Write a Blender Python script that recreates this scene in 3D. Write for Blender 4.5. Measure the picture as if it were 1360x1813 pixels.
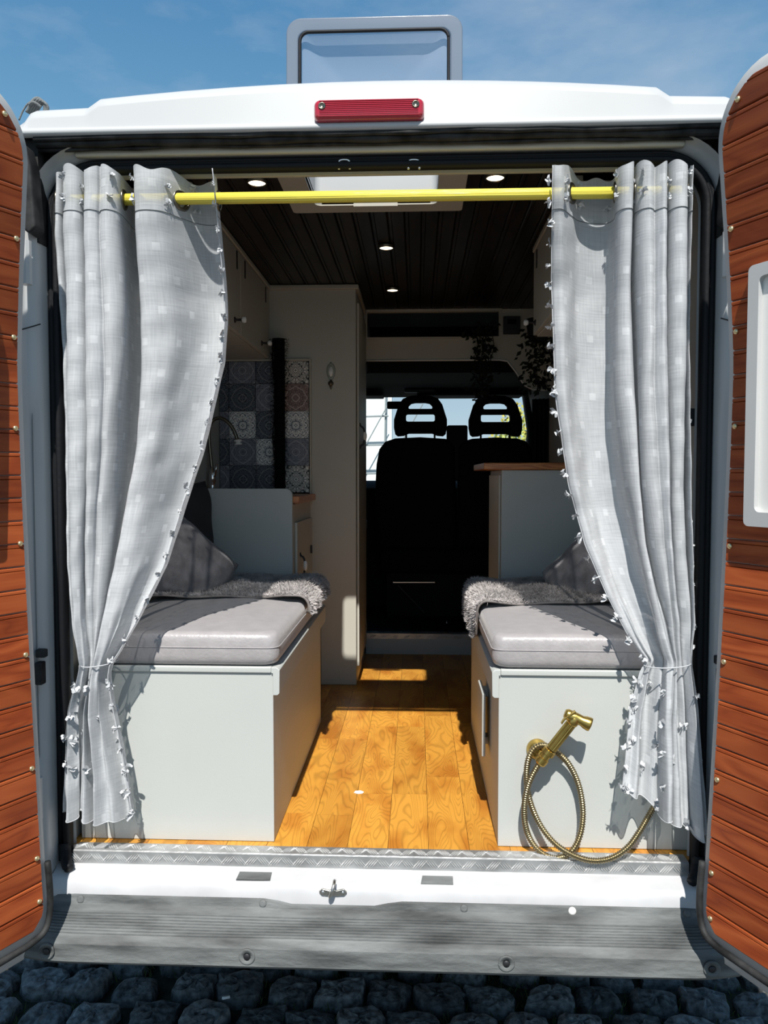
import bpy, bmesh, math, random
from mathutils import Vector, Matrix
random.seed(7)
PI = math.pi
for o in list(bpy.data.objects): bpy.data.objects.remove(o)
S = bpy.context.scene
COL = S.collection

# ------------------------------------------------------------------ camera
F_PX = 1362.0
YAW, PIT = math.radians(2.44), math.radians(2.56)
CAM = Vector((0.10, -1.87, 1.52))
cd = bpy.data.cameras.new('camera'); cam = bpy.data.objects.new('camera', cd); COL.objects.link(cam)
cd.sensor_fit = 'HORIZONTAL'; cd.sensor_width = 36.0; cd.lens = 36.0 * F_PX / 1360.0
cd.clip_start = 0.02; cd.clip_end = 300
cam.location = CAM; cam.rotation_euler = (PI / 2 - PIT, 0, YAW)
S.camera = cam

# ------------------------------------------------------------------ sky, sun, exposure
S.view_settings.view_transform = 'Standard'; S.view_settings.look = 'None'
S.view_settings.gamma = 1.0; S.view_settings.use_curve_mapping = False
S.view_settings.exposure = 0.0
W = bpy.data.worlds.new('sky'); S.world = W; W.use_nodes = True
nt = W.node_tree; nt.nodes.clear()
def N(t, **k):
    n = nt.nodes.new(t)
    for a, b in k.items(): setattr(n, a, b)
    return n
L = lambda a, b: nt.links.new(a, b)
tc = N('ShaderNodeTexCoord'); sep = N('ShaderNodeSeparateXYZ'); L(tc.outputs['Generated'], sep.inputs[0])
ramp = N('ShaderNodeValToRGB'); L(sep.outputs['Z'], ramp.inputs[0])
e = ramp.color_ramp.elements
e[0].position = 0.0; e[0].color = (.68, .79, .85, 1)
e[1].position = 1.0; e[1].color = (.055, .17, .38, 1)
for p, c in ((.12, (.42, .61, .76, 1)), (.34, (.175, .39, .61, 1)), (.50, (.095, .265, .49, 1))):
    q = e.new(p); q.color = c
mp = N('ShaderNodeMapping'); mp.inputs['Scale'].default_value = (1.0, 1.0, 2.6); L(tc.outputs['Generated'], mp.inputs[0])
mp.inputs['Location'].default_value = (.62, .1, .3)
nz = N('ShaderNodeTexNoise'); nz.inputs['Scale'].default_value = 2.6; nz.inputs['Detail'].default_value = 7; nz.inputs['Roughness'].default_value = .55
L(mp.outputs[0], nz.inputs['Vector'])
cr = N('ShaderNodeValToRGB'); cr.color_ramp.elements[0].position = .50; cr.color_ramp.elements[1].position = .82
cr.color_ramp.elements[1].color = (.62, .62, .62, 1); L(nz.outputs[0], cr.inputs[0])
mx = N('ShaderNodeMix', data_type='RGBA'); L(cr.outputs[0], mx.inputs[0]); L(ramp.outputs[0], mx.inputs[6]); mx.inputs[7].default_value = (.62, .68, .76, 1)
bg = N('ShaderNodeBackground'); L(mx.outputs[2], bg.inputs[0]); bg.inputs[1].default_value = 1.0
wo = N('ShaderNodeOutputWorld'); L(bg.outputs[0], wo.inputs[0])

SUN_EL, SUN_AZ = math.radians(53.2), math.radians(-0.8)
sl = bpy.data.lights.new('sun', 'SUN'); sl.energy = 6.5; sl.angle = math.radians(.6); sl.color = (1, .97, .92)
so = bpy.data.objects.new('sun', sl); COL.objects.link(so); so.location = (0, -6, 9)
td = Vector((math.sin(SUN_AZ) * math.cos(SUN_EL), math.cos(SUN_AZ) * math.cos(SUN_EL), -math.sin(SUN_EL)))
so.rotation_euler = td.to_track_quat('-Z', 'Y').to_euler()

# ------------------------------------------------------------------ helpers
_R = Vector((math.cos(YAW), math.sin(YAW), 0)); _F = Vector((-math.sin(YAW) * math.cos(PIT), math.cos(YAW) * math.cos(PIT), -math.sin(PIT))); _U = _R.cross(_F)
def at(px, py, Y):                       # photograph pixel -> point on the plane y = Y
    r = _F + _R * ((px - 680) / F_PX) - _U * ((py - 906.5) / F_PX)
    return CAM + r * ((Y - CAM.y) / r.y)

def atz(px, py, Z):
    r = _F + _R * ((px - 680) / F_PX) - _U * ((py - 906.5) / F_PX)
    return CAM + r * ((Z - CAM.z) / r.z)

ORG = {}
def tag(o, label=None, cat=None, group=None, kind=None):
    if label: o['label'] = label
    if cat: o['category'] = cat
    if group: o['group'] = group
    if kind: o['kind'] = kind
    return o
def thing(name, loc, label=None, cat=None, group=None, kind=None):
    o = bpy.data.objects.new(name, None); COL.objects.link(o); o.location = loc; o.empty_display_size = .05
    ORG[o.name] = Vector(loc)
    return tag(o, label, cat, group, kind)
def link(name, mesh, parent, loc=None, rot=None, scale=None):     # shared mesh placed in world coordinates under a parent
    o = bpy.data.objects.new(name, mesh); COL.objects.link(o)
    base = Vector((0, 0, 0))
    if parent: o.parent = parent; base = ORG[parent.name]
    w = Vector(loc) if loc is not None else base
    o.location = w - base; ORG[o.name] = w
    if rot is not None: o.rotation_euler = rot
    if scale is not None: o.scale = scale
    return o

class MB:
    def __init__(s): s.v = []; s.f = []; s.uv = None
    def add(s, vs, fs):
        k = len(s.v); s.v += [Vector(p) for p in vs]; s.f += [tuple(i + k for i in f) for f in fs]; return s
    def box(s, x0, x1, y0, y1, z0, z1):
        return s.add([(x, y, z) for x in (x0, x1) for y in (y0, y1) for z in (z0, z1)],
                     [(0, 1, 3, 2), (4, 6, 7, 5), (0, 4, 5, 1), (2, 3, 7, 6), (0, 2, 6, 4), (1, 5, 7, 3)])
    def loft(s, rings, closed=True, caps=True):
        n = len(rings[0]); vs = [p for r in rings for p in r]; fs = []
        for i in range(len(rings) - 1):
            for j in range(n if closed else n - 1):
                a = i * n + j; b = i * n + (j + 1) % n
                fs.append((a, b, b + n, a + n))
        if caps and closed:
            fs.append(tuple(reversed(range(n)))); fs.append(tuple((len(rings) - 1) * n + j for j in range(n)))
        return s.add(vs, fs)
    def tube(s, path, r, n=8, caps=True):
        P = [Vector(p) for p in path]; rings = []; up = None
        for i, p in enumerate(P):
            t = (P[min(i + 1, len(P) - 1)] - P[max(i - 1, 0)]).normalized()
            if up is None:
                up = Vector((0, 0, 1)) if abs(t.z) < .9 else Vector((1, 0, 0))
            up = (up - t * up.dot(t)).normalized(); sd = t.cross(up)
            rr = r[i] if isinstance(r, (list, tuple)) else r
            rings.append([p + (up * math.cos(2 * PI * k / n) + sd * math.sin(2 * PI * k / n)) * rr for k in range(n)])
        return s.loft(rings, True, caps)
    def lathe(s, prof, c, axis, n=20):                  # prof: (radius, height along axis)
        a = Vector(axis).normalized(); u = a.orthogonal().normalized(); w = a.cross(u); c = Vector(c)
        return s.loft([[c + a * h + (u * math.cos(2 * PI * k / n) + w * math.sin(2 * PI * k / n)) * max(r, 1e-5) for k in range(n)] for r, h in prof])
    def torus(s, c, axis, R, r, n=24, m=8):
        a = Vector(axis).normalized(); u = a.orthogonal().normalized(); w = a.cross(u); c = Vector(c); rings = []
        for i in range(n + 1):
            d = u * math.cos(2 * PI * i / n) + w * math.sin(2 * PI * i / n)
            rings.append([c + d * (R + r * math.cos(2 * PI * k / m)) + a * r * math.sin(2 * PI * k / m) for k in range(m)])
        return s.loft(rings, True, False)
    def prism(s, poly, fn, d):                         # convex-ish polygon, fn(p, depth)->xyz
        a = [fn(p, 0) for p in poly]; b = [fn(p, d) for p in poly]; n = len(poly)
        return s.add(a + b, [tuple(range(n)), tuple(reversed(range(n, 2 * n)))] + [(i, i + n, (i + 1) % n + n, (i + 1) % n) for i in range(n)])
    def grid(s, rows, skip=None):
        n = len(rows[0]); fs = []
        for i in range(len(rows) - 1):
            for j in range(n - 1):
                if skip and skip(i, j): continue
                fs.append((i * n + j, i * n + j + 1, (i + 1) * n + j + 1, (i + 1) * n + j))
        return s.add([p for r in rows for p in r], fs)
    def mesh(s, name, m, smooth=False, org=(0, 0, 0), fix=True):
        me = bpy.data.meshes.new(name); o = Vector(org)
        me.from_pydata([tuple(p - o) for p in s.v], [], s.f)
        if fix:
            b = bmesh.new(); b.from_mesh(me); bmesh.ops.recalc_face_normals(b, faces=b.faces); b.to_mesh(me); b.free()
        if m: me.materials.append(m)
        if smooth:
            for p in me.polygons: p.use_smooth = True
        me.update(); return me
    def build(s, name, m, parent=None, smooth=False, bevel=0, seg=2, label=None, fix=True, auto=None):
        if parent: org = ORG[parent.name]
        else:
            xs = [p.x for p in s.v]; ys = [p.y for p in s.v]; zs = [p.z for p in s.v]
            org = Vector(((min(xs) + max(xs)) / 2, (min(ys) + max(ys)) / 2, min(zs)))
        o = bpy.data.objects.new(name, s.mesh(name, m, smooth or bevel > 0, org, fix)); COL.objects.link(o)
        if parent: o.parent = parent
        else: o.location = org
        ORG[o.name] = Vector(org)
        if bevel:
            md = o.modifiers.new('bevel', 'BEVEL'); md.width = bevel; md.segments = seg; md.limit_method = 'ANGLE'; md.angle_limit = math.radians(40)
            wn = o.modifiers.new('wn', 'WEIGHTED_NORMAL'); wn.keep_sharp = False
        if label: o['label'] = label
        return o
def plate(name, outline, holes, fn, depth, m, parent, bevel=0, label=None):       # flat outline with holes, solidified along +depth
    b = bmesh.new()
    def sub(p): return p
    for lp in [outline] + holes:
        vs = [b.verts.new(Vector(fn(p, 0)) - ORG[parent.name]) for p in lp]
        for i in range(len(vs)): b.edges.new((vs[i], vs[(i + 1) % len(vs)]))
    bmesh.ops.triangle_fill(b, use_beauty=True, use_dissolve=False, edges=list(b.edges))
    off = Vector(fn(outline[0], depth)) - Vector(fn(outline[0], 0))
    r = bmesh.ops.extrude_face_region(b, geom=list(b.faces))
    for v in r['geom']:
        if isinstance(v, bmesh.types.BMVert): v.co += off
    bmesh.ops.recalc_face_normals(b, faces=b.faces)
    me = bpy.data.meshes.new(name); b.to_mesh(me); b.free(); me.materials.append(m)
    o = bpy.data.objects.new(name, me); COL.objects.link(o); o.parent = parent; ORG[o.name] = ORG[parent.name]
    if bevel:
        md = o.modifiers.new('bevel', 'BEVEL'); md.width = bevel; md.segments = 3; md.limit_method = 'ANGLE'; md.angle_limit = math.radians(50)
        for p in me.polygons: p.use_smooth = True
        wn = o.modifiers.new('wn', 'WEIGHTED_NORMAL')
    if label: o['label'] = label
    return o
def rrect(x0, x1, y0, y1, r, n=6):
    r4 = r if isinstance(r, (list, tuple)) else (r,) * 4; out = []
    for (cx, cy, a0, rr) in ((x1 - r4[0], y1 - r4[0], 0, r4[0]), (x0 + r4[1], y1 - r4[1], 90, r4[1]), (x0 + r4[2], y0 + r4[2], 180, r4[2]), (x1 - r4[3], y0 + r4[3], 270, r4[3])):
        for k in range(n + 1):
            a = math.radians(a0 + 90 * k / n); out.append((cx + rr * math.cos(a), cy + rr * math.sin(a)))
    return out
def interp(tab, x):
    if x <= tab[0][0]: return tab[0][1]
    for (a, b), (c, d) in zip(tab, tab[1:]):
        if x <= c: return b + (d - b) * (x - a) / (c - a)
    return tab[-1][1]
def smooth_path(pts, n=8, closed=False):               # catmull-rom
    P = [Vector(p) for p in pts]; out = []
    for i in range(len(P) - 1):
        p0 = P[max(i - 1, 0)]; p1 = P[i]; p2 = P[i + 1]; p3 = P[min(i + 2, len(P) - 1)]
        for k in range(n):
            t = k / n
            out.append(.5 * ((2 * p1) + (p2 - p0) * t + (2 * p0 - 5 * p1 + 4 * p2 - p3) * t * t + (3 * p1 - p0 - 3 * p2 + p3) * t ** 3))
    out.append(P[-1]); return out
def hsh(*a):
    x = math.sin(sum((i + 1) * 12.9898 * v for i, v in enumerate(a))) * 43758.5453
    return x - math.floor(x)

# ------------------------------------------------------------------ materials
def nodes(name):
    m = bpy.data.materials.new(name); m.use_nodes = True
    t = m.node_tree; b = t.nodes['Principled BSDF']; return m, t, b
def mat(name, col, rough=.5, metal=0., var=0., vscale=6., stretch=(1, 1, 1), bump=0., bscale=60., bstretch=(1, 1, 1), rnd=0., coat=0., sheen=0., spec=.5, emit=0., var2=None, detail=4):
    m, t, b = nodes(name); l = t.links.new
    b.inputs['Base Color'].default_value = (*col, 1); b.inputs['Roughness'].default_value = rough; b.inputs['Metallic'].default_value = metal
    b.inputs['Coat Weight'].default_value = coat; b.inputs['Coat Roughness'].default_value = .15; b.inputs['Sheen Weight'].default_value = sheen; b.inputs['Specular IOR Level'].default_value = spec
    if emit: b.inputs['Emission Color'].default_value = (*col, 1); b.inputs['Emission Strength'].default_value = emit
    c = t.nodes.new('ShaderNodeTexCoord'); oi = t.nodes.new('ShaderNodeObjectInfo')
    ad = t.nodes.new('ShaderNodeVectorMath'); ad.operation = 'ADD'; l(c.outputs['Object'], ad.inputs[0])
    sc = t.nodes.new('ShaderNodeMath'); sc.operation = 'MULTIPLY'; sc.inputs[1].default_value = 37.0 if rnd else 0.0; l(oi.outputs['Random'], sc.inputs[0]); l(sc.outputs[0], ad.inputs[1])
    out = None
    if var:
        mpn = t.nodes.new('ShaderNodeMapping'); mpn.inputs['Scale'].default_value = stretch; l(ad.outputs[0], mpn.inputs[0])
        n = t.nodes.new('ShaderNodeTexNoise'); n.inputs['Scale'].default_value = vscale; n.inputs['Detail'].default_value = detail; l(mpn.outputs[0], n.inputs['Vector'])
        r = t.nodes.new('ShaderNodeValToRGB'); l(n.outputs[0], r.inputs[0]); r.color_ramp.elements[0].position = .3; r.color_ramp.elements[1].position = .7
        lo = var2 if var2 else tuple(max(0, x * (1 - var)) for x in col)
        r.color_ramp.elements[0].color = (*lo, 1); r.color_ramp.elements[1].color = (*[min(1, x * (1 + var)) for x in col], 1)
        out = r.outputs[0]
    if rnd:
        hs = t.nodes.new('ShaderNodeHueSaturation'); mr = t.nodes.new('ShaderNodeMapRange'); l(oi.outputs['Random'], mr.inputs[0]); mr.inputs[3].default_value = 1 - rnd; mr.inputs[4].default_value = 1 + rnd
        l(mr.outputs[0], hs.inputs['Value'])
        if out: l(out, hs.inputs['Color'])
        else: hs.inputs['Color'].default_value = (*col, 1)
        out = hs.outputs[0]
    if out: l(out, b.inputs['Base Color'])
    if bump:
        mpn = t.nodes.new('ShaderNodeMapping'); mpn.inputs['Scale'].default_value = bstretch; l(ad.outputs[0], mpn.inputs[0])
        n = t.nodes.new('ShaderNodeTexNoise'); n.inputs['Scale'].default_value = bscale; n.inputs['Detail'].default_value = 5; l(mpn.outputs[0], n.inputs['Vector'])
        bp = t.nodes.new('ShaderNodeBump'); bp.inputs['Strength'].default_value = bump; bp.inputs['Distance'].default_value = .01; l(n.outputs[0], bp.inputs['Height']); l(bp.outputs[0], b.inputs['Normal'])
    return m
def wood(name, cols, axis=1, scale=1., rough=.4, rnd=.12, coat=.2, ring=7., spec=.5):     # swirling grain running along an axis
    m, t, b = nodes(name); l = t.links.new
    b.inputs['Roughness'].default_value = rough; b.inputs['Coat Weight'].default_value = coat; b.inputs['Coat Roughness'].default_value = .2; b.inputs['Specular IOR Level'].default_value = spec
    c = t.nodes.new('ShaderNodeTexCoord'); oi = t.nodes.new('ShaderNodeObjectInfo')
    sc = t.nodes.new('ShaderNodeMath'); sc.operation = 'MULTIPLY'; sc.inputs[1].default_value = 53.; l(oi.outputs['Random'], sc.inputs[0])
    ad = t.nodes.new('ShaderNodeVectorMath'); ad.operation = 'ADD'; l(c.outputs['Object'], ad.inputs[0]); l(sc.outputs[0], ad.inputs[1])
    mpn = t.nodes.new('ShaderNodeMapping'); s = [scale * 9] * 3; s2 = [scale * 160] * 3
    for k_ in (axis if isinstance(axis, tuple) else (axis,)): s[k_] = scale * 1.6; s2[k_] = scale * 9
    mpn.inputs['Scale'].default_value = s; l(ad.outputs[0], mpn.inputs[0])
    n1 = t.nodes.new('ShaderNodeTexNoise'); n1.inputs['Scale'].default_value = 1.; n1.inputs['Detail'].default_value = 2; n1.inputs['Distortion'].default_value = .6; l(mpn.outputs[0], n1.inputs['Vector'])
    k = t.nodes.new('ShaderNodeMath'); k.operation = 'MULTIPLY'; k.inputs[1].default_value = ring; l(n1.outputs[0], k.inputs[0])
    fr = t.nodes.new('ShaderNodeMath'); fr.operation = 'PINGPONG'; fr.inputs[1].default_value = .5; l(k.outputs[0], fr.inputs[0])
    mp2 = t.nodes.new('ShaderNodeMapping'); mp2.inputs['Scale'].default_value = s2; l(ad.outputs[0], mp2.inputs[0])
    n2 = t.nodes.new('ShaderNodeTexNoise'); n2.inputs['Scale'].default_value = 1.; n2.inputs['Detail'].default_value = 3; l(mp2.outputs[0], n2.inputs['Vector'])
    a1 = t.nodes.new('ShaderNodeMath'); a1.operation = 'MULTIPLY_ADD'; l(fr.outputs[0], a1.inputs[0]); a1.inputs[1].default_value = 1.15
    a2 = t.nodes.new('ShaderNodeMath'); a2.operation = 'MULTIPLY'; l(n2.outputs[0], a2.inputs[0]); a2.inputs[1].default_value = .45; l(a2.outputs[0], a1.inputs[2])
    r = t.nodes.new('ShaderNodeValToRGB'); l(a1.outputs[0], r.inputs[0]); el = r.color_ramp.elements
    el[0].position = .12; el[0].color = (*cols[0], 1); el[1].position = .85; el[1].color = (*cols[-1], 1)
    if len(cols) > 2: q = el.new(.42); q.color = (*cols[1], 1)
    hs = t.nodes.new('ShaderNodeHueSaturation'); mr = t.nodes.new('ShaderNodeMapRange'); l(oi.outputs['Random'], mr.inputs[0]); mr.inputs[3].default_value = 1 - rnd; mr.inputs[4].default_value = 1 + rnd
    l(mr.outputs[0], hs.inputs['Value']); l(r.outputs[0], hs.inputs['Color']); l(hs.outputs[0], b.inputs['Base Color'])
    bp = t.nodes.new('ShaderNodeBump'); bp.inputs['Strength'].default_value = .12; bp.inputs['Distance'].default_value = .003; l(a1.outputs[0], bp.inputs['Height']); l(bp.outputs[0], b.inputs['Normal'])
    return m
def tilemat(name, light, dark, mid, seed, freq, ring=.0):         # kaleidoscopic ornament on uv -1..1
    m, t, b = nodes(name); l = t.links.new
    b.inputs['Roughness'].default_value = .35
    def MA(op, a, bb=None):
        n = t.nodes.new('ShaderNodeMath'); n.operation = op
        for i, x in enumerate((a, bb)):
            if x is None: continue
            if isinstance(x, (int, float)): n.inputs[i].default_value = x
            else: l(x, n.inputs[i])
        return n.outputs[0]
    uv = t.nodes.new('ShaderNodeUVMap'); sp = t.nodes.new('ShaderNodeSeparateXYZ'); l(uv.outputs[0], sp.inputs[0])
    u = MA('ABSOLUTE', sp.outputs[0]); v = MA('ABSOLUTE', sp.outputs[1]); a = MA('MAXIMUM', u, v); c = MA('MINIMUM', u, v)
    cb = t.nodes.new('ShaderNodeCombineXYZ'); l(a, cb.inputs[0]); l(c, cb.inputs[1]); cb.inputs[2].default_value = seed
    n = t.nodes.new('ShaderNodeTexNoise'); n.inputs['Scale'].default_value = freq; n.inputs['Detail'].default_value = 0; n.inputs['Distortion'].default_value = 1.2; l(cb.outputs[0], n.inputs['Vector'])
    w = MA('PINGPONG', MA('MULTIPLY', n.outputs[0], 4.6), .5)
    s = MA('GREATER_THAN', w, .25)
    rad = MA('PINGPONG', MA('MULTIPLY', MA('SQRT', MA('ADD', MA('MULTIPLY', u, u), MA('MULTIPLY', v, v))), 2.4), .5)
    dg = MA('PINGPONG', MA('MULTIPLY', MA('ADD', a, MA('MULTIPLY', c, .6)), 1.7), .5)
    s2 = MA('GREATER_THAN', rad if ring else dg, ring if ring else .44)
    x1 = t.nodes.new('ShaderNodeMix'); x1.data_type = 'RGBA'; l(s, x1.inputs[0]); x1.inputs[6].default_value = (*dark, 1); x1.inputs[7].default_value = (*light, 1)
    x2 = t.nodes.new('ShaderNodeMix'); x2.data_type = 'RGBA'; l(s2, x2.inputs[0]); l(x1.outputs[2], x2.inputs[6]); x2.inputs[7].default_value = (*mid, 1)
    l(x2.outputs[2], b.inputs['Base Color']); return m

M = {}
M['white'] = mat('white_paint', (.47, .475, .47), .35, coat=.12, var=.04, vscale=3)
M['white_dirty'] = mat('sill_paint', (.46, .46, .465), .35, var=.10, vscale=9, coat=.3)
M['cream'] = mat('cream_board', (.46, .435, .36), .55, var=.04)
M['cab'] = mat('cabinet_paint', (.46, .445, .385), .5, var=.02, vscale=4, bump=.05, bscale=300)
M['bench'] = mat('bench_paint', (.46, .475, .45), .5, var=.015, vscale=4, bump=.04, bscale=300)
M['lining'] = mat('lining_board', (.46, .46, .43), .6, var=.03)
M['rubber'] = mat('black_rubber', (.006, .0065, .008), .55, spec=.25, bump=.1, bscale=80)
M['gasket'] = mat('dirty_gasket', (.022, .022, .022), .65, var=.8, vscale=25, spec=.25)
M['plastic'] = mat('black_plastic', (.015, .015, .017), .5, bump=.1, bscale=150)
M['cabblack'] = mat('cab_black', (.008, .008, .009), .75, spec=.2)
M['seat'] = mat('seat_cloth', (.008, .008, .010), .9, spec=.1)
M['bumper'] = mat('grey_bumper_plastic', (.118, .125, .123), .65, spec=.3, var=.62, vscale=14, stretch=(.35, 1.2, 2.2), bump=.25, bscale=90, bstretch=(.4, 1, 1), detail=8)
M['alu'] = mat('aluminium', (.46, .465, .46), .38, metal=.7, var=.25, vscale=12, bump=.1, bscale=90)
M['relief'] = mat('tread_relief', (.72, .72, .71), .3, metal=.6)
M['steel'] = mat('steel', (.55, .54, .50), .3, metal=1.)
M['chrome'] = mat('chrome', (.75, .75, .74), .15, metal=1.)
M['brass'] = mat('brushed_brass', (.52, .36, .10), .30, metal=1., var=.15, vscale=30)
M['brasspin'] = mat('brass_screw', (.78, .64, .36), .3, metal=.9)
M['hose'] = mat('antique_hose', (.30, .245, .14), .34, metal=1.)
M['bronze'] = mat('bronze_ring', (.20, .18, .14), .3, metal=1.)
M['iron'] = mat('black_iron', (.012, .011, .011), .45)
M['porcelain'] = mat('porcelain', (.75, .74, .70), .2)
M['rod'] = mat('yellow_rod', (.86, .72, .10), .25, metal=.0, bump=.4, bscale=1., bstretch=(1, 300, 300))
M['red'] = mat('red_lens', (.42, .012, .025), .18, coat=1., spec=.7)
M['lamp'] = mat('lamp_disc', (1., .86, .62), .5, emit=4.5)
M['doorwood'] = wood('door_wood', ((.200, .034, .009), (.285, .056, .014), (.37, .085, .023)), (0, 1), 1.3, .42, .20, .06, 5., spec=.3)
def vinyl():
    m, t, b = nodes('floor_vinyl'); l = t.links.new; b.inputs['Roughness'].default_value = .42; b.inputs['Specular IOR Level'].default_value = .4
    c = t.nodes.new('ShaderNodeTexCoord'); oi = t.nodes.new('ShaderNodeObjectInfo')
    sc = t.nodes.new('ShaderNodeMath'); sc.operation = 'MULTIPLY'; sc.inputs[1].default_value = 53.; l(oi.outputs['Random'], sc.inputs[0])
    ad = t.nodes.new('ShaderNodeVectorMath'); ad.operation = 'ADD'; l(c.outputs['Object'], ad.inputs[0]); l(sc.outputs[0], ad.inputs[1])
    def nz_(s, scale, det, dist=0.):
        mp = t.nodes.new('ShaderNodeMapping'); mp.inputs['Scale'].default_value = s; l(ad.outputs[0], mp.inputs[0])
        n = t.nodes.new('ShaderNodeTexNoise'); n.inputs['Scale'].default_value = scale; n.inputs['Detail'].default_value = det; n.inputs['Distortion'].default_value = dist; l(mp.outputs[0], n.inputs['Vector']); return n.outputs[0]
    def MA(op, a, bb):
        n = t.nodes.new('ShaderNodeMath'); n.operation = op
        for i, x in enumerate((a, bb)):
            if isinstance(x, (int, float)): n.inputs[i].default_value = x
            else: l(x, n.inputs[i])
        return n.outputs[0]
    rings = MA('PINGPONG', MA('MULTIPLY', nz_((12, 2.6, 1), 1., 1, .5), 22.), .5)      # thin growth lines
    blot = nz_((14, 5, 1), 1., 3); fine = nz_((240, 12, 1), 1., 2)
    r1 = t.nodes.new('ShaderNodeValToRGB'); l(MA('ADD', rings, MA('MULTIPLY', fine, .12)), r1.inputs[0]); e = r1.color_ramp.elements
    e[0].position = .06; e[0].color = (.66, .66, .66, 1); e[1].position = .30; e[1].color = (1, 1, 1, 1)
    r2 = t.nodes.new('ShaderNodeValToRGB'); l(blot, r2.inputs[0]); e = r2.color_ramp.elements
    e[0].position = .32; e[0].color = (.43, .160, .020, 1); e[1].position = .56; e[1].color = (.60, .282, .042, 1)
    x = t.nodes.new('ShaderNodeMix'); x.data_type = 'RGBA'; x.blend_type = 'MULTIPLY'; x.inputs[0].default_value = .8; l(r2.outputs[0], x.inputs[6]); l(r1.outputs[0], x.inputs[7])
    hs = t.nodes.new('ShaderNodeHueSaturation'); mr = t.nodes.new('ShaderNodeMapRange'); l(oi.outputs['Random'], mr.inputs[0]); mr.inputs[3].default_value = .86; mr.inputs[4].default_value = 1.12
    l(mr.outputs[0], hs.inputs['Value']); l(x.outputs[2], hs.inputs['Color']); l(hs.outputs[0], b.inputs['Base Color']); return m
M['floorwood'] = vinyl()
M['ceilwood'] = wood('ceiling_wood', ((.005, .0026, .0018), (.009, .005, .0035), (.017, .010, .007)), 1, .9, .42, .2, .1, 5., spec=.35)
M['topwood'] = wood('worktop_wood', ((.24, .07, .018), (.46, .155, .04), (.60, .24, .07)), 0, 1.6, .4, .05, .25, 9.)
M['cushion'] = mat('satin_cushion', (.34, .318, .318), .36, var=.07, vscale=30, stretch=(1, 1, 1), bump=.12, bscale=120, sheen=.3, spec=.6)
M['pillow'] = mat('grey_pillow_cloth', (.17, .162, .168), .95, var=.35, vscale=22, bump=.35, bscale=260, sheen=.2)
M['pillowdark'] = mat('charcoal_pillow_cloth', (.03, .03, .033), .95, bump=.3, bscale=260)
M['fur'] = mat('fur_pile', (.40, .37, .36), .9, var=.55, vscale=26, sheen=.4)
M['furback'] = mat('fur_backing', (.22, .20, .19), .95, var=.3, vscale=20)
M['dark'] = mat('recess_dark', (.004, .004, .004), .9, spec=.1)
M['plant'] = mat('dark_foliage', (.010, .018, .008), .6, rnd=0, var=.4)
M['pot'] = mat('black_pot', (.012, .012, .012), .6)
M['garland'] = mat('black_garland', (.006, .006, .006), .9, spec=.1)
M['stone'] = mat('granite_cobble', (.125, .128, .128), .9, spec=.2, var=.7, vscale=45, bump=.8, bscale=60, rnd=.35, detail=8)
M['soil'] = mat('joint_soil', (.030, .032, .018), .95, var=.6, vscale=20, bump=.6, bscale=60)
def paving():
    m, t, b = nodes('far_cobbles'); l = t.links.new; b.inputs['Roughness'].default_value = .9
    c = t.nodes.new('ShaderNodeTexCoord'); v = t.nodes.new('ShaderNodeTexVoronoi'); v.feature = 'DISTANCE_TO_EDGE'; v.inputs['Scale'].default_value = 7.5; v.inputs['Randomness'].default_value = .6; l(c.outputs['Object'], v.inputs['Vector'])
    n = t.nodes.new('ShaderNodeTexNoise'); n.inputs['Scale'].default_value = 40; n.inputs['Detail'].default_value = 6; l(c.outputs['Object'], n.inputs['Vector'])
    r = t.nodes.new('ShaderNodeValToRGB'); l(n.outputs[0], r.inputs[0]); r.color_ramp.elements[0].position = .3; r.color_ramp.elements[1].position = .7; r.color_ramp.elements[0].color = (.07, .075, .08, 1); r.color_ramp.elements[1].color = (.19, .2, .205, 1)
    e = t.nodes.new('ShaderNodeValToRGB'); l(v.outputs['Distance'], e.inputs[0]); e.color_ramp.elements[0].position = .04; e.color_ramp.elements[1].position = .12
    x = t.nodes.new('ShaderNodeMix'); x.data_type = 'RGBA'; l(e.outputs[0], x.inputs[0]); x.inputs[6].default_value = (.022, .026, .012, 1); l(r.outputs[0], x.inputs[7]); l(x.outputs[2], b.inputs['Base Color'])
    bp = t.nodes.new('ShaderNodeBump'); bp.inputs['Strength'].default_value = .6; bp.inputs['Distance'].default_value = .02; l(e.outputs[0], bp.inputs['Height']); l(bp.outputs[0], b.inputs['Normal']); return m
M['paving'] = paving()
M['grass'] = mat('joint_moss', (.06, .085, .022), .9, var=.5, vscale=30)
M['rope'] = mat('grey_rope', (.16, .17, .17), .9, bump=.4, bscale=300)
M['paper_glint'] = mat('white_paper_glint', (.85, .85, .83), .7)  # cigarette paper, also the white of the modelled floor glint
M['green'] = mat('tree_leaves', (.20, .26, .08), .7, var=.7, vscale=1.4, var2=(.55, .40, .04))
M['green2'] = mat('shrub_leaves', (.06, .14, .09), .7, var=.5, vscale=6)
M['bark'] = mat('bark', (.12, .09, .06), .9)
M['wallout'] = mat('garden_wall_render', (.80, .82, .80), .9, var=.04)
M['pole'] = mat('galvanised_pole', (.30, .33, .33), .5)
M['riser'] = mat('step_paint', (.34, .38, .39), .5)
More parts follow.
